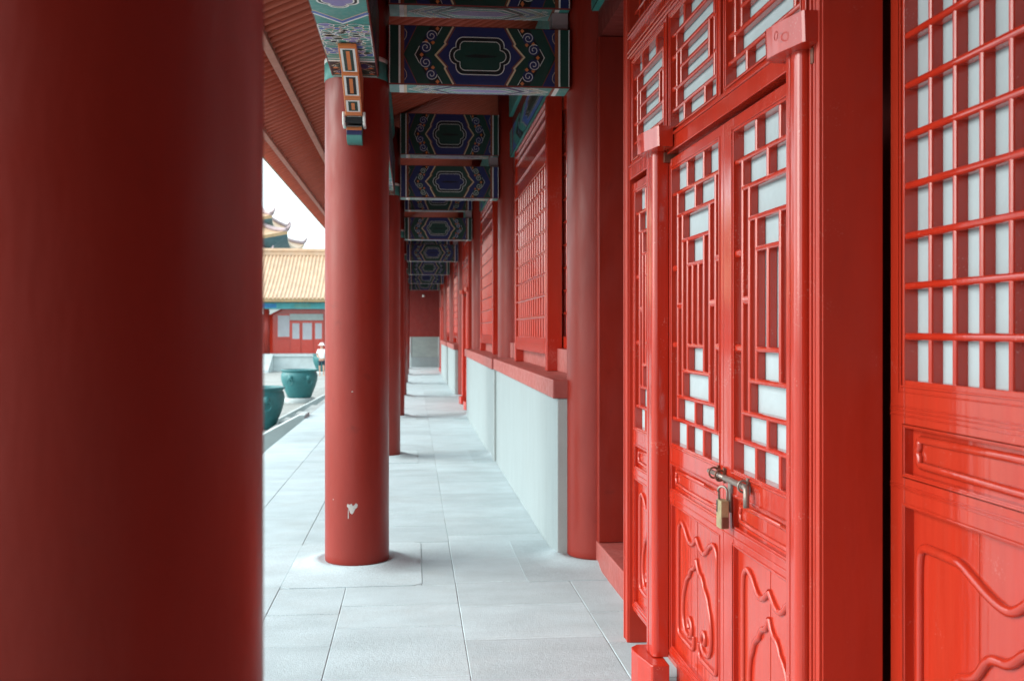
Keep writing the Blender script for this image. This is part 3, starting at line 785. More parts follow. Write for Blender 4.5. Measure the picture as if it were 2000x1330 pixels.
def transom_lattice(mb, y0, y1, z0, z1, X):
    W, Hh = y1 - y0, z1 - z0
    def Y(s): return y1 - s * W
    def Z(t): return z0 + t * Hh
    for s0, s1, t in ((0, 1, .16), (.1, .9, .34), (.2, .8, .5)):
        for tt in {t, 1 - t}: hbar(mb, Z(tt), Y(s1), Y(s0), X)
    for s0, t0 in ((.1, .16), (.2, .34)):
        for s in (s0, 1 - s0): vbar(mb, Y(s), Z(t0), Z(1 - t0), X)
    for t0, t1 in ((0, .16), (.84, 1)):
        for s in (.28, .72): vbar(mb, Y(s), Z(t0), Z(t1), X)
    for s0, s1 in ((0, .1), (.9, 1)):
        for t in (.36, .64): hbar(mb, Z(t), Y(s1), Y(s0), X, .026)
def paper(y0, y1, z0, z1, X):
    mb = MB(); mb.box(X, X + .004, y0, y1, z0, z1); return mb

PX = 1.055                       # front of posts
LX = 1.08                        # front of the leaves
def screen_door(label):
    """the outer frame (posts, poles, transom) with its step pattern leaves"""
    t = thing('door_screen', label, 'door', (1.1, 3.7, 0), 'red lattice doors along the gallery')
    # posts with reeded front
    for (ya, yb) in ((2.508, 2.585), (4.86, 4.96)):
        mb = MB(); mb.box(PX + .008, 1.228, ya, yb, .0, 3.46)
        for q in range(4):
            st_ = (yb - ya - .004) / 4; a = ya + .004 + q * st_; mb.box(PX + (.0 if q in (0, 3) else .003), PX + .02, a, a + st_ * .7, .0, 3.459)
        mb.build('post', M['post_red'], t, bevel=.003)
    # head rail, transom rails
    mb = MB(); mb.box(PX + .010, 1.16, 2.608, 4.858, 2.292, 2.352); mb.box(PX + .004, PX + .02, 2.609, 4.857, 2.352, 2.366)
    mb.build('head_rail', DR, t, bevel=.003)
    mb = MB(); mb.box(PX + .010, 1.16, 2.608, 4.858, 2.888, 3.02)
    for z in (2.892, 2.915, 2.985, 3.004): mb.box(PX - .002, PX + .02, 2.609, 4.857, z, z + .012)
    mb.build('upper_rail', DR, t, bevel=.003)
    mb = MB(); mb.box(PX + .010, 1.16, 2.608, 4.858, 3.36, 3.458); mb.build('top_rail', DR, t, bevel=.003)
    # upper grille above the transom
    mb = MB()
    for i in range(1, 22): vbar(mb, 2.608 + 2.25 * i / 22, 3.02, 3.36, LX + .01, .018, .03)
    for z in (3.12, 3.20, 3.28): hbar(mb, z, 2.608, 4.858, LX + .009, .016)
    mb.build('upper_grille', DR, t)
    mb = paper(2.609, 4.857, 3.021, 3.359, LX + .06); mb.build('paper', M['paper'], t)
    # transom panels
    pan = [(4.20, 4.858), (3.45, 4.135), (2.68, 3.385)]
    for (ya, yb) in pan:
        tr = MB(); frame_holes(tr, ya - .032, yb, [(2.395, 2.86)], 2.887, 2.367, .04, .03, LX - .006, .04)
        rim(tr, ya + .008, yb - .03, 2.395, 2.86, LX - .006, .006, .006, .004)
        f = tr.build('transom', DR, t, bevel=.002)
        mb = MB(); transom_lattice(mb, ya + .008, yb - .03, 2.395, 2.86, LX + .002); mb.build('lattice', DR, f)
        paper(ya + .005, yb - .027, 2.392, 2.863, LX + .034).build('paper', M['paper'], f)
    # leaves: far side light and a pair
    for (ya, yb, sl, sr, mids) in ((4.178, 4.856, .05, .05, (.44, .56)), (3.400, 4.170, .050, .060, (.44, .56)), (2.63, 3.396, .05, .105, (.5,))):
        mb = MB(); zs = [(1.077, 2.222), (.886, .982), (.222, .815)]
        frame_holes(mb, ya, yb, zs, 2.272, .168, sl, sr, LX, .05)
        a, b = ya + sl, yb - sr
        rim(mb, a, b, 1.077, 2.222, LX, .008, .007, .004)
        rim(mb, a, b, .222, .815, LX, .006, .006, .003); rim(mb, a, b, .886, .982, LX, .006, .006, .003)
        mb.box(LX - .003, LX + .01, ya + .001, yb - .001, .186, .196); mb.box(LX - .002, LX + .01, ya + .001, yb - .001, .845, .851)
        lf = mb.build('leaf', DR, t, bevel=.0025)
        mb = MB(); leaf_lattice(mb, a, b, 1.077, 2.222, LX + .006, mids); mb.build('lattice', DR, lf)
        paper(a - .003, b + .003, 1.074, 2.225, LX + .038).build('paper', M['paper'], lf)
        mb = MB(); mb.box(LX + .018, LX + .03, a - .004, b + .004, .218, .819); mb.box(LX + .018, LX + .03, a - .004, b + .004, .882, .986)
        mb.box(LX + .0165, LX + .019, (a + b) / 2 - .003, (a + b) / 2 - .002, .223, .814)
        mb.build('panel', DP, lf)
        ruyi(a, b, .222, .815, LX + .017, .0105).build('carving', DP, lf)
        oval_relief(a, b, .886, .982, LX + .017, .009).build('moulding', DP, lf)
    # sill under the leaves
    mb = MB(); mb.box(LX + .02, 1.198, 2.61, 4.10, .001, .150); mb.build('sill', DR, t, bevel=.004)
    # poles with lotus blocks
    for (yc, w, x0) in ((4.195, .052, 1.010), (2.627, .0385, 1.028)):
        mb = MB()
        x1 = LX - .002
        q = .026
        pr = [(x1, -w), (x0 + q, -w)] + [(x0 + q - q * math.sin(PI / 2 * i / 6), -w + q - q * math.cos(PI / 2 * i / 6)) for i in range(1, 7)] + \
             [(x0 + q - q * math.cos(PI / 2 * i / 6), w - q + q * math.sin(PI / 2 * i / 6)) for i in range(0, 7)] + [(x1, w)]
        mb.prism(pr, lambda u, v, ww: (u, yc + v, ww), .163, 2.308, smooth=False)
        mb.box(x0 - .002, x0 + .02, yc + w - .022, yc + w + .004, .164, 2.307)
        mb.build('pole', DR, t, bevel=.002)
        # upper block: curved ends, bracket shape in plan
        def block(z0, z1, yh, xo, name, taper, yoff):
            mb = MB(); xf = x0 - xo
            pl = [(PX + .004, -yh), (xf + .040, -yh), (xf + .034, -yh * .93), (xf + .026, -yh * .6), (xf + .012, -yh * .1), (xf + .009, 0), (xf + .004, yh * .3), (xf, yh * .6), (xf + .004, yh * .78), (xf + .035, yh), (PX + .004, yh)]
            pl = [(u, v + yoff) for u, v in pl]
            n_ = len(pl)
            lo = [(xf + (u - xf) * 1 + (0 if u > PX else taper), yc + v * (1 - taper * 3), z0) for u, v in pl]
            hi = [(u, yc + v, z1) for u, v in pl]
            mb.add(lo + hi, [tuple(range(n_))[::-1], tuple(range(n_, 2 * n_))] + [(i, (i + 1) % n_, n_ + (i + 1) % n_, n_ + i) for i in range(n_)])
            if name == 'cap_block':
                mb.tube([(xf - .001, yc - yh * .12 + .012 * math.cos(a), (z0 + z1) / 2 + .012 * math.sin(a)) for a in [2 * PI * i / 12 for i in range(13)]], .0015, 5)
            return mb.build(name, DR, t, bevel=.005)
        block(2.305, 2.388, .140 if x0 < 1.02 else .110, .050, 'cap_block', .003, -.055 if x0 < 1.02 else .0)
        block(.0, .160, .142, .062, 'foot_block', 0, .0)
        mb = MB(); mb.box(PX + .0, PX + .06, yc - .075, yc - .055, 2.26, 2.30); mb.build('clip', M['rusty_steel'], t)
    return t
d1 = screen_door('padlocked red lattice door with carved panels, closest to the camera')
d2 = dup(d1, (0, 3 * BAY, 0), 'red lattice door in the middle of the gallery, past the second window')
d3 = dup(d1, (0, 6 * BAY, 0), 'farthest red lattice door, just before the end wall')

# bolt (part of the near door) and padlock hanging from it
leafs = [c for c in children(d1) if c.name.startswith('leaf')]
def bolt():
    mb = MB(); X = LX - .022
    mb.tube([(X, 3.4950, 1.046), (X, 3.2950, 1.046)], .0085, 12)
    mb.tube([(X, 3.3150, 1.046), (X, 3.1000, 1.046), (X - .002, 3.0870, 1.040), (X - .004, 3.0810, 1.02), (X - .004, 3.0810, .985)], .0100, 12)
    o = mb.build('bolt', M['steel'], d1, label='worn steel bolt sliding across the two leaves')
    for y, mat in ((3.4400, 'rusty_steel'), (3.3700, 'rusty_steel'), (3.1250, 'steel')):
        mb = MB()
        mb.tube([(X + .0165 * math.cos(a), y, 1.046 + .0185 * math.sin(a)) for a in [2 * PI * i / 20 for i in range(21)]], .0036, 6)
        mb.box(LX - .009, LX - .003, y - .008, y + .008, 1.02, 1.072)
        mb.build('staple', M[mat], o)
    mb = MB(); mb.box(LX - .010, LX - .006, 3.2900, 3.3200, .93, 1.048); mb.build('hasp', M['steel'], o, bevel=.001)
bolt()
pl = thing('padlock', 'brass padlock hanging from the bolt of the nearest red door', 'padlock', (LX - .03, 3.3050, 0.880))
mb = MB(); mb.box(LX - .047, LX - .017, 3.2800, 3.3320, 0.877, 0.973); mb.build('case', M['brass'], pl, bevel=.004)
mb = MB(); mb.tube([(LX - .040, 3.3200, 0.970), (LX - .040, 3.3200, 1.000)] + [(LX - .032 + -.012 * math.cos(a) , 3.3060 + .014 * math.cos(a), 1.000 + .018 * math.sin(a)) for a in [PI * i / 10 for i in range(11)]] + [(LX - .02, 3.2920, 0.965)], .0042, 8)
mb.build('shackle', M['steel'], pl)
mb = MB(); mb.box(LX - .0485, LX - .0465, 3.3150, 3.3240, 0.930, 0.970); mb.build('slot', M['black'], pl)
mb = MB(); mb.box(LX - .044, LX - .020, 3.2760, 3.2805, 0.881, 0.918); mb.build('keyway_cover', M['rusty_steel'], pl, bevel=.001)

# main door leaf with square lattice at the right edge of the picture
def main_leaf():
    X = 1.25; ya, yb = .98, 2.512
    t = thing('lattice_leaf', 'red door leaf with square lattice over paper at the right edge of the photo', 'door', (X, 1.75, .16))
    zs = [(1.422, 3.30), (1.185, 1.300), (.26, 1.098)]
    mb = MB(); sl = .074
    frame_holes(mb, ya, yb, zs, 3.40, .165, sl, sl, X, .06)
    a, b = ya + sl, yb - sl
    rim(mb, a, b, 1.422, 3.30, X, .012, .006, .004); rim(mb, a, b, 1.422, 3.30, X, .028, .004, .002)
    rim(mb, a, b, 1.185, 1.300, X, .004, .005, .003); rim(mb, a, b, .26, 1.098, X, .004, .005, .003)
    for z in (1.342, 1.352, 1.330, 1.142, 1.150): mb.box(X - .0028, X + .01, ya + .0005, yb - .0005, z, z + .004)
    f = mb.build('frame', M['door_panel'], t, bevel=.003)
    mb = MB()
    y = 2.435 - .1105
    while y > a + .02: vbar(mb, y, 1.422, 3.30, X + .005, .017, .034); y -= .1105
    z = 1.534 - .0
    while z < 3.29: hbar(mb, z, a, b, X + .002, .019, .032); z += .1282
    mb.build('lattice', DR, t)
    paper(a - .003, b + .003, 1.42, 3.302, X + .037).build('paper', M['paper'], t)
    mb = MB(); mb.box(X + .026, X + .04, a - .004, b + .004, .256, 1.102); mb.box(X + .024, X + .04, a - .004, b + .004, 1.181, 1.304)
    for yy_ in (2.14, 1.62, 1.3): mb.box(X + .0248, X + .027, yy_ - .0008, yy_ + .0008, .262, 1.096)
    mb.build('panel', DP, t)
    ruyi(a, b, .24, 1.118, X + .024, .0125, .90).build('carving', DP, t)
    oval_relief(a, b, 1.185, 1.300, X + .022, .011).build('moulding', DP, t)
main_leaf()

# ------------------------------------------------------------------ lattice windows
def window_screen(k, label):
    y0 = Yk[k] + 1.385; y1 = y0 + 2.62; X = 1.088
    t = thing('window_screen', label, 'window', (X, (y0 + y1) / 2, 1.22), 'red lattice window screens along the gallery')
    for (a, b) in ((y0, y0 + .10), (y1 - .10, y1)):
        mb = MB(); mb.box(X, 1.212, a, b, 1.216, 3.47)
        for q in range(3): mb.box(X - .004, X + .01, a + .006 + q * .032, a + .03 + q * .032, 1.217, 3.469)
        mb.build('post', DR, t, bevel=.003)
    a, b = y0 + .102, y1 - .102
    mb = MB(); mb.box(X + .005, 1.16, a, b, 1.352, 1.486); mb.box(X - .004, X + .02, a, b, 1.352, 1.425); mb.build('bottom_rail', DR, t, bevel=.003)
    mb = MB(); mb.box(X + .010, 1.16, a, b, 2.93, 3.45)
    for z in (2.93, 3.095, 3.29, 3.375, 3.435): mb.box(X - .003, X + .02, a, b, z, z + .022)
    mb.build('header', DR, t, bevel=.003)
    mb = MB(); n = 14
    for i in range(1, n): vbar(mb, a + (b - a) * i / n, 1.486, 2.93, X + .010, .034, .042)
    for i in range(1, 8): hbar(mb, 1.486 + 1.444 * i / 8, a, b, X + .002, .026, .050)
    mb.build('lattice', DR, t)
    paper(a, b, 1.486, 2.93, X + .056).build('paper', M['paper'], t)
def inner_window(k, label):
    y0, y1 = Yk[k] + .30, Yk[k + 1] - .30; X = 1.220
    t = thing('inner_window', label, 'window', (X, (y0 + y1) / 2, 1.40), 'inner lattice windows behind the window screens')
    mb = MB(); frame_holes(mb, y0, y1, [(1.50, 3.36)], 3.46, 1.402, .07, .07, X, .06); mb.build('frame', DR, t, bevel=.003)
    mb = MB(); n = int((y1 - y0) / .165)
    for i in range(1, n): vbar(mb, y0 + (y1 - y0) * i / n, 1.50, 3.36, X + .012, .020, .035)
    for i in range(1, 10): hbar(mb, 1.50 + 1.86 * i / 10, y0 + .07, y1 - .07, X + .004, .022, .042)
    mb.build('lattice', DR, t)
    paper(y0 + .06, y1 - .06, 1.49, 3.37, X + .05).build('paper', M['paper'], t)
wn = ['first', 'second', '', 'third', 'fourth']
for k in (1, 2, 4, 5):
    window_screen(k, f'{wn[k-1]} red lattice window screen counted from the padlocked door')
    inner_window(k, f'inner red lattice window behind the {wn[k-1]} window screen')

# ------------------------------------------------------------------ end wall of the gallery
t = thing('end_wall', 'red end wall with grey brick base closing the far end of the gallery', 'wall', (.4, END, 0))
mb = MB(); mb.box(-.60, 1.515, END, END + .5, 1.272, 4.35); mb.build('red_wall', M['wall_red'], t)
mb = MB(); mb.box(-.10, 1.02, END - .03, END + .49, .43, 1.27); mb.build('brick_base', M['grey_brick'], t)
mb = MB(); mb.box(-.16, -.103, END - .05, END + .5, -.05, 1.27); mb.box(1.022, 1.2, END - .05, END + .5, -.05, 1.27); mb.build('corner_stone', M['white_stone'], t, bevel=.008)
mb = MB(); mb.box(-.102, 1.021, END - .06, END + .49, -.05, .428); mb.build('plinth', M['dado'], t, bevel=.008)
mb = MB(); mb.lathe(.41, END - .08, [(.02, 3.04), (.05, 3.03), (.065, 2.99), (.05, 2.95), (.015, 2.935)], 16); mb.box(.39, .43, END - .08, END, 3.02, 3.05)
tag(mb.build('wall_fixture', M['white']), 'tiny white round fixture high on the red end wall', 'fixture')

t = thing('end_wall', 'unseen red end wall with grey brick base, added behind the camera to block light', 'wall', (.4, -.8, 0))
mb = MB(); mb.box(-1.30, 1.515, -1.3, -.80, 1.272, 4.6); mb.build('red_wall', M['wall_red'], t)  # unseen wall, set close and wide to darken the space behind the camera
mb = MB(); mb.box(-1.30, 1.19, -1.3, -.77, -.05, 1.27); mb.build('brick_base', M['grey_brick'], t, bevel=.008)

# ------------------------------------------------------------------ courtyard: stairs
GZ = -.9
t = thing('stone_stairs', 'stone stairs with sloping side slabs leading down to the courtyard', 'stairs', (-2.6, 22, GZ))
mb = MB()
for i in range(5):
    z = -.15 - .15 * i; mb.box(-1.90 - .31 * (i + 1), -1.90 - .31 * i, 18.55, 25.05, GZ - .1, z - .0)
mb.build('steps', M['plat_stone'], t, bevel=.012)
for yc in (18.15, 25.45):
    mb = MB(); w = .40
    pr = [(-1.88, -.06), (-1.94, .015), (-3.42, -.80), (-3.55, GZ - .02), (-1.88, GZ - .02)]
    pr = [(-1.905, -.20), (-1.905, .06), (-2.0, .06), (-3.52, -.74), (-3.66, GZ), (-3.2, GZ)]
    mb.prism(pr, lambda u, v, ww: (u, ww, v), yc - w, yc + w)
    for i, f in enumerate(mb.f):
        if len(f) > 4: mb.mi[i] = 1
    mb.build('side_slab', [M['white_stone'], M['slab_side_shade']], t, bevel=.012)
    mb = MB(); mb.prism([(-1.90, -.165), (-3.28, GZ + .0), (-1.90, GZ)], lambda u, v, ww: (u, ww, v), yc - w + .14, yc + w - .14); mb.build('cheek', M['shade_stone'], t)

# ------------------------------------------------------------------ bronze vats
def vat(x, y, sc, label, rot):
    t = thing('bronze_vat', label, 'vat', (x, y, GZ + .16), 'green bronze vats in the courtyard')
    mb = MB(); z0 = GZ + .162
    pr = [(.36, 0), (.40, .02), (.46, .18), (.54, .38), (.60, .58), (.615, .72), (.59, .84), (.565, .87), (.60, .90), (.625, .915), (.625, .945), (.60, .955), (.55, .955), (.54, .90), (.56, .7), (.40, .1), (.1, .08)]
    mb.lathe(x, y, [(r * sc, z0 + z * sc) for r, z in pr], 40); mb.build('body', M['bronze'], t)
    for a in rot:
        mb = MB(); rr = .615 * sc
        cx, cy = x + rr * math.cos(a), y + rr * math.sin(a); zz = z0 + .68 * sc
        mb.lathe(cx, cy, [(.0, zz + .10), (.06, zz + .08), (.085, zz + .02), (.075, zz - .05), (.03, zz - .09), (0, zz - .095)], 12, caps=False)
        h = mb.build('beast_head', M['bronze'], t)
        mb = MB(); tx, ty = -math.sin(a), math.cos(a); ox, oy = math.cos(a) * .06, math.sin(a) * .06
        mb.tube([(cx + ox + tx * .10 * math.cos(q), cy + oy + ty * .10 * math.cos(q), zz - .13 + .11 * math.sin(q)) for q in [2 * PI * i / 16 for i in range(17)]], .014, 6)
        mb.build('ring', M['bronze'], h)
    mb = MB(); w = .50 * sc
    pr = [(-w * 1.02, GZ), (-w, GZ + .16), (w, GZ + .16), (w * 1.02, GZ)]
    mb.lathe(x, y, [(w * 1.06, GZ - .01), (w * 1.06, GZ + .14), (w * 1.03, GZ + .158)], 36)
    s = mb.build('stone_plinth', M['white_stone'], bevel=.01)
    tag(s, label.replace('bronze vat', 'stone plinth under the vat').replace('green ', 'pale round '), 'plinth', 'round stone plinths under the vats')
vat(-3.62, 23.6, 1.02, 'green bronze vat nearest the camera, cut off by the dark column', (-1.1, 2.0))
vat(-3.88, 34.5, 1.0, 'green bronze vat in full view beside the stone stairs', (-1.95, -.95))
vat(-5.0, 56.5, 1.0, 'green bronze vat half hidden behind the person in the distance', (-1.9, 1.2))

# ------------------------------------------------------------------ far hall across the courtyard
def far_hall():
    Y0 = 62.0; z0 = .12
    t = thing('far_hall', 'low red hall with a yellow tiled roof across the courtyard', 'building', (-8, Y0, GZ))
    mb = MB(); mb.box(-28.5, 1.2, Y0 - 1.6, Y0 + 10, GZ - .1, z0); mb.box(-28.55, 1.25, Y0 - 1.68, Y0 + 10, z0 - .14, z0 + .004)
    mb.build('platform', M['white_stone'], t)
    mb = MB(); mb.box(-27.6, .6, Y0 + .3, Y0 + 7.4, z0, 3.3); mb.build('wall', DR, t)
    for x in [-27.25 - .85 - .05 + 4.6 * i for i in range(7)]:
        x += .85
        mb = MB(); mb.lathe(x, Y0 - .35, [(.2, z0), (.2, 3.0)], 16); mb.build('column', M['column_red'], t)
        mb = MB()
        mb.prism([(x - .85, 2.83), (x - .2, 2.5), (x + .2, 2.5), (x + .85, 2.83)], lambda u, v, w: (u, w, v), Y0 - .42, Y0 - .30); mb.build('bracket', M['white'], t)
    mb = MB(); mb.box(-27.7, .8, Y0 - .55, Y0 - .15, 2.84, 3.22, 0)
    for i in range(14): mb.box(-27.5 + i * 2.03, -27.5 + i * 2.03 + .95, Y0 - .556, Y0 - .5, 2.90, 3.16, 1 if i % 2 else 2)
    mb.build('painted_beam', [M['bright_teal'], M['bright_blue'], M['bright_green']], t)
    # doors and windows between the columns
    for i in range(6):
        cx = -27.3 + 4.6 * (i + .5)
        yf = Y0 + .25
        f = None
        for j, (a, b, hb, ht) in enumerate(((-1.70, -1.0, 1.15, 2.45), (-.86, -.36, 1.02, 1.98), (-.24, .40, .98, 2.0), (.52, 1.0, 1.02, 1.98), (1.2, 1.85, 1.15, 2.45))):
            mb = MB(); frame_holes(mb, 0, 1, [], 0, 0, 0, 0, 0, 0) if False else None
            mb.box(cx + a - .07, cx + b + .07, yf - .04, yf + .05, z0 + .01 if j in (1, 2, 3) else hb - .1, ht + .1)
            f = mb.build('door_leaf' if j in (1, 2, 3) else 'window', DR, t)
            mb = MB(); mb.box(cx + a + (.04 if j in (1, 2, 3) else 0), cx + b - (.04 if j in (1, 2, 3) else 0), yf - .048, yf - .038, hb, ht); mb.build('pane', M['pane_grey'], f)
        mb = MB(); mb.box(cx - .98, cx + 1.04, yf - .05, yf, 2.17, 2.55); mb.build('transom', M['dado_end'], t)
    # roof: curved slope of half round tile rows
    ey, ez, ry, rz = Y0 - 1.55, 3.40, Y0 + 3.9, 6.45
    def prof(s): return (ey + (ry - ey) * s, ez + (rz - ez) * (s * .72 + s * s * .28))
    mb = MB(); n = 10
    vs = []
    for j in range(n + 1):
        y, z = prof(j / n); vs += [(-28.8, y, z), (1.6, y, z)]
    mb.add(vs, [(2 * j, 2 * j + 1, 2 * j + 3, 2 * j + 2) for j in range(n)])
    vs = [(-28.8, ry, rz), (1.6, ry, rz), (1.6, ry + 5.4, ez), (-28.8, ry + 5.4, ez)]; mb.add(vs, [(0, 1, 2, 3)])
    vs = [(-28.8, ey, ez - .02), (1.6, ey, ez - .02), (1.6, Y0 + .4, ez + .25), (-28.8, Y0 + .4, ez + .25)]; mb.add(vs, [(0, 1, 2, 3)])
    x = -28.7
    while x < 1.55:
        pts = [prof(j / 6) for j in range(7)]
        vs = []; q = 4
        for y, z in pts:
            for i in range(q + 1):
                a = PI * i / q; vs.append((x + .075 * math.cos(a), y - .035 * math.sin(a), z + .075 * math.sin(a)))
        mb.add(vs, [(j * (q + 1) + i, j * (q + 1) + i + 1, (j + 1) * (q + 1) + i + 1, (j + 1) * (q + 1) + i) for j in range(6) for i in range(q)], 0, True)
        mb.add([(x + .085 * math.cos(2 * PI * i / 8), ey - .02, ez + .02 + .085 * math.sin(2 * PI * i / 8)) for i in range(8)], [tuple(range(8))], 1)
        x += .235
    mb.box(-28.8, 1.6, ey - .01, ey + .06, ez - .16, ez - .02, 1)
    rf = mb.build('roof', [M['tile_yellow'], M['tile_end']], t)
    mb = MB()
    mb.prism([(ry - .16, rz - .05), (ry - .16, rz + .22), (ry - .22, rz + .22), (ry - .22, rz + .30), (ry - .13, rz + .30), (ry - .13, rz + .42), (ry + .13, rz + .42), (ry + .13, rz + .30), (ry + .22, rz + .30), (ry + .22, rz + .22), (ry + .16, rz + .22), (ry + .16, rz - .05)], lambda u, v, w: (w, u, v), -29, 1.8)
    mb.build('ridge', M['tile_yellow'], rf, bevel=.03)
    mb = MB(); xx = -28.6
    while xx < 1.4: mb.box(xx, xx + .10, Y0 - 1.5, Y0 + .2, 3.24, 3.34); xx += .235
    mb.build('eave_rafters', M['far_teal'], rf)
    # steps with sloping cheeks in front
    mb = MB()
    for i in range(5): mb.box(-16, -11.2, Y0 - 1.68 - .35 * (i + 1), Y0 - 1.68 - .35 * i, GZ - .05, z0 - .18 - .18 * i)
    st = mb.build('stairs', M['plat_stone'], t)
    for x in (-10.9, -8.6):
        mb = MB(); mb.prism([(Y0 - 1.66, z0 + .02), (Y0 - 3.7, GZ + .15), (Y0 - 3.75, GZ), (Y0 - 1.66, GZ)], lambda u, v, w: (w, u, v), x - .28, x + .28)
        mb.build('side_slab', M['white_stone'], st)
far_hall()

# ------------------------------------------------------------------ tall gate tower behind
def tower():
    Y0 = 112.0
    t = thing('gate_tower', 'tall gate tower with three tiers of yellow upturned roofs behind the hall', 'building', (-24, Y0, GZ))
    cx = -26.5; cy = Y0 + 7
    mb = MB(); mb.box(cx - 10.0, cx + 10.5, cy - 5.0, cy + 5.0, GZ, 8.6); mb.build('wall', M['wall_red'], t)
    def tier(hx, hy, ze, zt, tx, ty, lift, name):
        n = 12; vs = []; per = []
        m = 48
        def ringpt(fx, fy, z, li):
            out = []
            for i in range(m):
                a = i / m * 4; sd = int(a); f = a - sd; u = f * 2 - 1
                x, y = [(u, -1), (1, u), (-u, 1), (-1, -u)][sd]
                corner = (abs(x) * abs(y)) ** 3
                out.append((cx + x * fx * (1 + .03 * corner * li), cy + y * fy * (1 + .03 * corner * li), z + lift * li * corner))
            return out
        rings = []
        for j in range(n + 1):
            s = j / n; rings.append(ringpt(hx + (tx - hx) * s, hy + (ty - hy) * s, ze + (zt - ze) * (s * .6 + s * s * .4), (1 - s) ** 2))
        mb = MB()
        for rg in rings: vs += rg
        mb.add(vs, [(j * m + i, j * m + (i + 1) % m, (j + 1) * m + (i + 1) % m, (j + 1) * m + i) for j in range(n) for i in range(m)], 0, False)
        k = len(vs); mb.add(rings[-1], [tuple(range(m))], 0)
        # tile edge and underside
        low = [(x, y, z - .35) for x, y, z in rings[0]]
        mb.add(rings[0] + low, [(i, (i + 1) % m, m + (i + 1) % m, m + i) for i in range(m)], 1)
        inn = ringpt(hx * .84, hy * .72, ze - .9, 0)
        mb.add(low + inn, [(i, (i + 1) % m, m + (i + 1) % m, m + i) for i in range(m)], 2)
        o = mb.build(name, [M['tile_yellow'], M['tile_end'], M['far_teal']], t)
        for i0 in (0, 12, 24, 36):
            mb = MB(); mb.tube([Vector(r[i0]) + Vector((0, 0, .15)) for r in rings], [.26] * len(rings), 6)
            e = Vector(rings[0][i0]); mb.tube([e + Vector((0, 0, .2)), e + Vector(((e.x - cx) * .02, 0, .55)), e + Vector(((e.x - cx) * .03, 0, .9))], [.22, .15, .05], 6)
            mb.build('ridge', M['far_ridge'], o)
    tier(10.6, 8.0, 9.0, 12.0, 8.9, 5.0, .9, 'lower_roof')
    mb = MB(); mb.box(cx - 9, cx + 9.6, cy - 4.6, cy + 4.6, 10.2, 11.6); mb.build('middle_wall', M['far_teal'], t)
    tier(12.4, 8.0, 11.4, 14.3, 8.6, 4.8, 1.0, 'middle_roof')
    mb = MB(); mb.box(cx - 8, cx + 9.2, cy - 4.2, cy + 4.2, 12.5, 13.7); mb.build('upper_wall', M['far_teal'], t)
    tier(10.6, 6.6, 13.5, 17.6, 7.0, .3, .8, 'upper_roof')
tower()

# ------------------------------------------------------------------ person in the distance
def person():
    px, py = -4.86, 53.6
    t = thing('person', 'person in white top, dark shorts and pale sun hat beyond the vats', 'person', (px, py, GZ))
    def skin(name, verts, edges, radii, mat, sub=2):
        me = bpy.data.meshes.new(name); me.from_pydata(verts, edges, []); me.materials.append(mat)
        o = bpy.data.objects.new(name, me); COL.objects.link(o); o.parent = t
        md = o.modifiers.new('skin', 'SKIN'); md.use_smooth_shade = True
        for i, r in enumerate(radii):
            me.skin_vertices[0].data[i].radius = (r, r * .85) if isinstance(r, float) else r
        me.skin_vertices[0].data[0].use_root = True
        s = o.modifiers.new('sub', 'SUBSURF'); s.levels = sub; s.render_levels = sub
        return o
    V = [(0, 0, .92), (0, 0, 1.10), (0, 0, 1.33), (0, 0, 1.45), (0, -.01, 1.55), (0, -.01, 1.64),
         (.17, 0, 1.38), (.23, .02, 1.12), (.20, -.10, .94), (.19, -.15, .86), (-.17, 0, 1.38), (-.24, .02, 1.14), (-.17, -.14, 1.02), (-.10, -.22, 1.06),
         (.09, 0, .86), (.10, -.02, .48), (.10, .02, .09), (.11, -.10, .03), (-.09, 0, .86), (-.11, .03, .48), (-.10, .08, .09), (-.11, -.03, .03)]
    Ed = [(0, 1), (1, 2), (2, 3), (3, 4), (4, 5), (2, 6), (6, 7), (7, 8), (8, 9), (2, 10), (10, 11), (11, 12), (12, 13), (0, 14), (14, 15), (15, 16), (16, 17), (0, 18), (18, 19), (19, 20), (20, 21)]
    Rd = [(.14, .10), (.12, .09), (.15, .10), .055, .085, .08, .06, .042, .034, .03, .06, .042, .034, .03, .085, .058, .04, .035, .085, .058, .04, .035]
    skin('body', V, Ed, Rd, M['skin'])
    skin('shirt', [(0, 0, .88), (0, 0, 1.10), (0, 0, 1.34), (0, 0, 1.44), (.18, 0, 1.38), (.23, .015, 1.18), (-.18, 0, 1.38), (-.24, .015, 1.19)], [(0, 1), (1, 2), (2, 3), (2, 4), (4, 5), (2, 6), (6, 7)],
         [(.175, .125), (.16, .115), (.185, .13), .075, .085, .075, .085, .075], M['cloth_white'])
    skin('shorts', [(0, 0, .93), (.09, 0, .80), (.105, -.01, .56), (-.09, 0, .80), (-.11, .02, .56)], [(0, 1), (1, 2), (0, 3), (3, 4)], [(.165, .12), .105, .09, .105, .09], M['cloth_dark'])
    mb = MB(); mb.lathe(px, py - .01, [(.20, GZ + 1.655), (.19, GZ + 1.675), (.115, GZ + 1.685), (.105, GZ + 1.74), (.07, GZ + 1.785), (0.005, GZ + 1.795)], 20); mb.build('sun_hat', M['cloth_white'], t)
person()

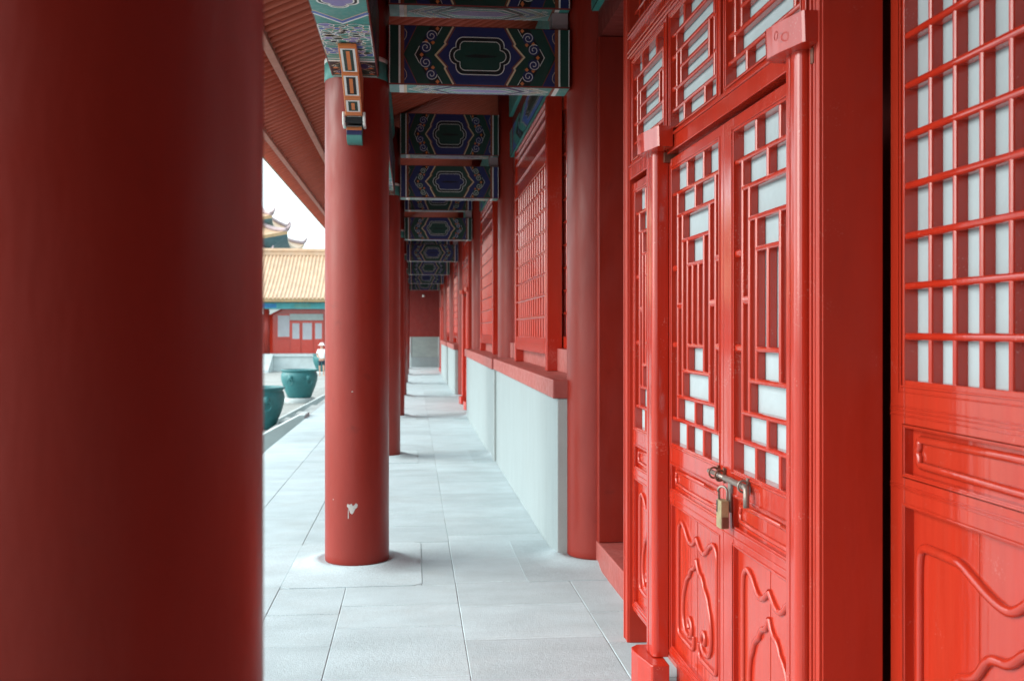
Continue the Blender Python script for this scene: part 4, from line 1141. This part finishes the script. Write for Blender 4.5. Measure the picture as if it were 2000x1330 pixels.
# ------------------------------------------------------------------ camera
cd = bpy.data.cameras.new('camera'); cam = bpy.data.objects.new('camera', cd); COL.objects.link(cam)
cd.sensor_width = 36; cd.lens = 36 * 1944 / 2000
cam.location = (0, 0, H); cam.rotation_euler = (R(90), 0, -math.atan(192 / 1944))
cd.shift_y = -20 / 2000; cd.clip_end = 2000; cd.clip_start = .05
cd.dof.use_dof = True; cd.dof.focus_distance = 4.2; cd.dof.aperture_fstop = 5.0
S.camera = cam

# ------------------------------------------------------------------ light
SUN_EL, SUN_AZ = 32., -93.           # azimuth from +Y towards +X
w = bpy.data.worlds.new('World'); S.world = w; w.use_nodes = True
nt = w.node_tree; bg = nt.nodes['Background']
sky = nt.nodes.new('ShaderNodeTexSky'); sky.sky_type = 'NISHITA'; sky.sun_disc = False
sky.sun_elevation = R(SUN_EL); sky.sun_rotation = R(SUN_AZ); sky.air_density = 1.; sky.dust_density = 3.; sky.ozone_density = 1.
cl = nt.nodes.new('ShaderNodeMix'); cl.data_type = 'RGBA'; cl.inputs['Factor'].default_value = .65      # thin bright overcast over the clear sky
nt.links.new(sky.outputs[0], cl.inputs['A']); cl.inputs['B'].default_value = (16.5, 19.5, 20.2, 1)
nt.links.new(cl.outputs['Result'], bg.inputs['Color'])
bg.inputs['Strength'].default_value = .05
sd = bpy.data.lights.new('sun', 'SUN'); sd.energy = 1.3; sd.angle = R(60); sd.color = (1., .97, .93)
so = bpy.data.objects.new('sun', sd); COL.objects.link(so)
d = Vector((math.sin(R(SUN_AZ)) * math.cos(R(SUN_EL)), math.cos(R(SUN_AZ)) * math.cos(R(SUN_EL)), math.sin(R(SUN_EL))))
so.rotation_euler = d.to_track_quat('Z', 'Y').to_euler(); so.location = (-20, 10, 30)

S.view_settings.view_transform = 'Standard'; S.view_settings.look = 'None'
S.view_settings.exposure = 1.72; S.view_settings.gamma = 1
S.render.engine = 'CYCLES'
S.cycles.max_bounces = 10; S.cycles.diffuse_bounces = 6; S.cycles.glossy_bounces = 4
S.cycles.use_denoising = True
S.cycles.sample_clamp_indirect = 8
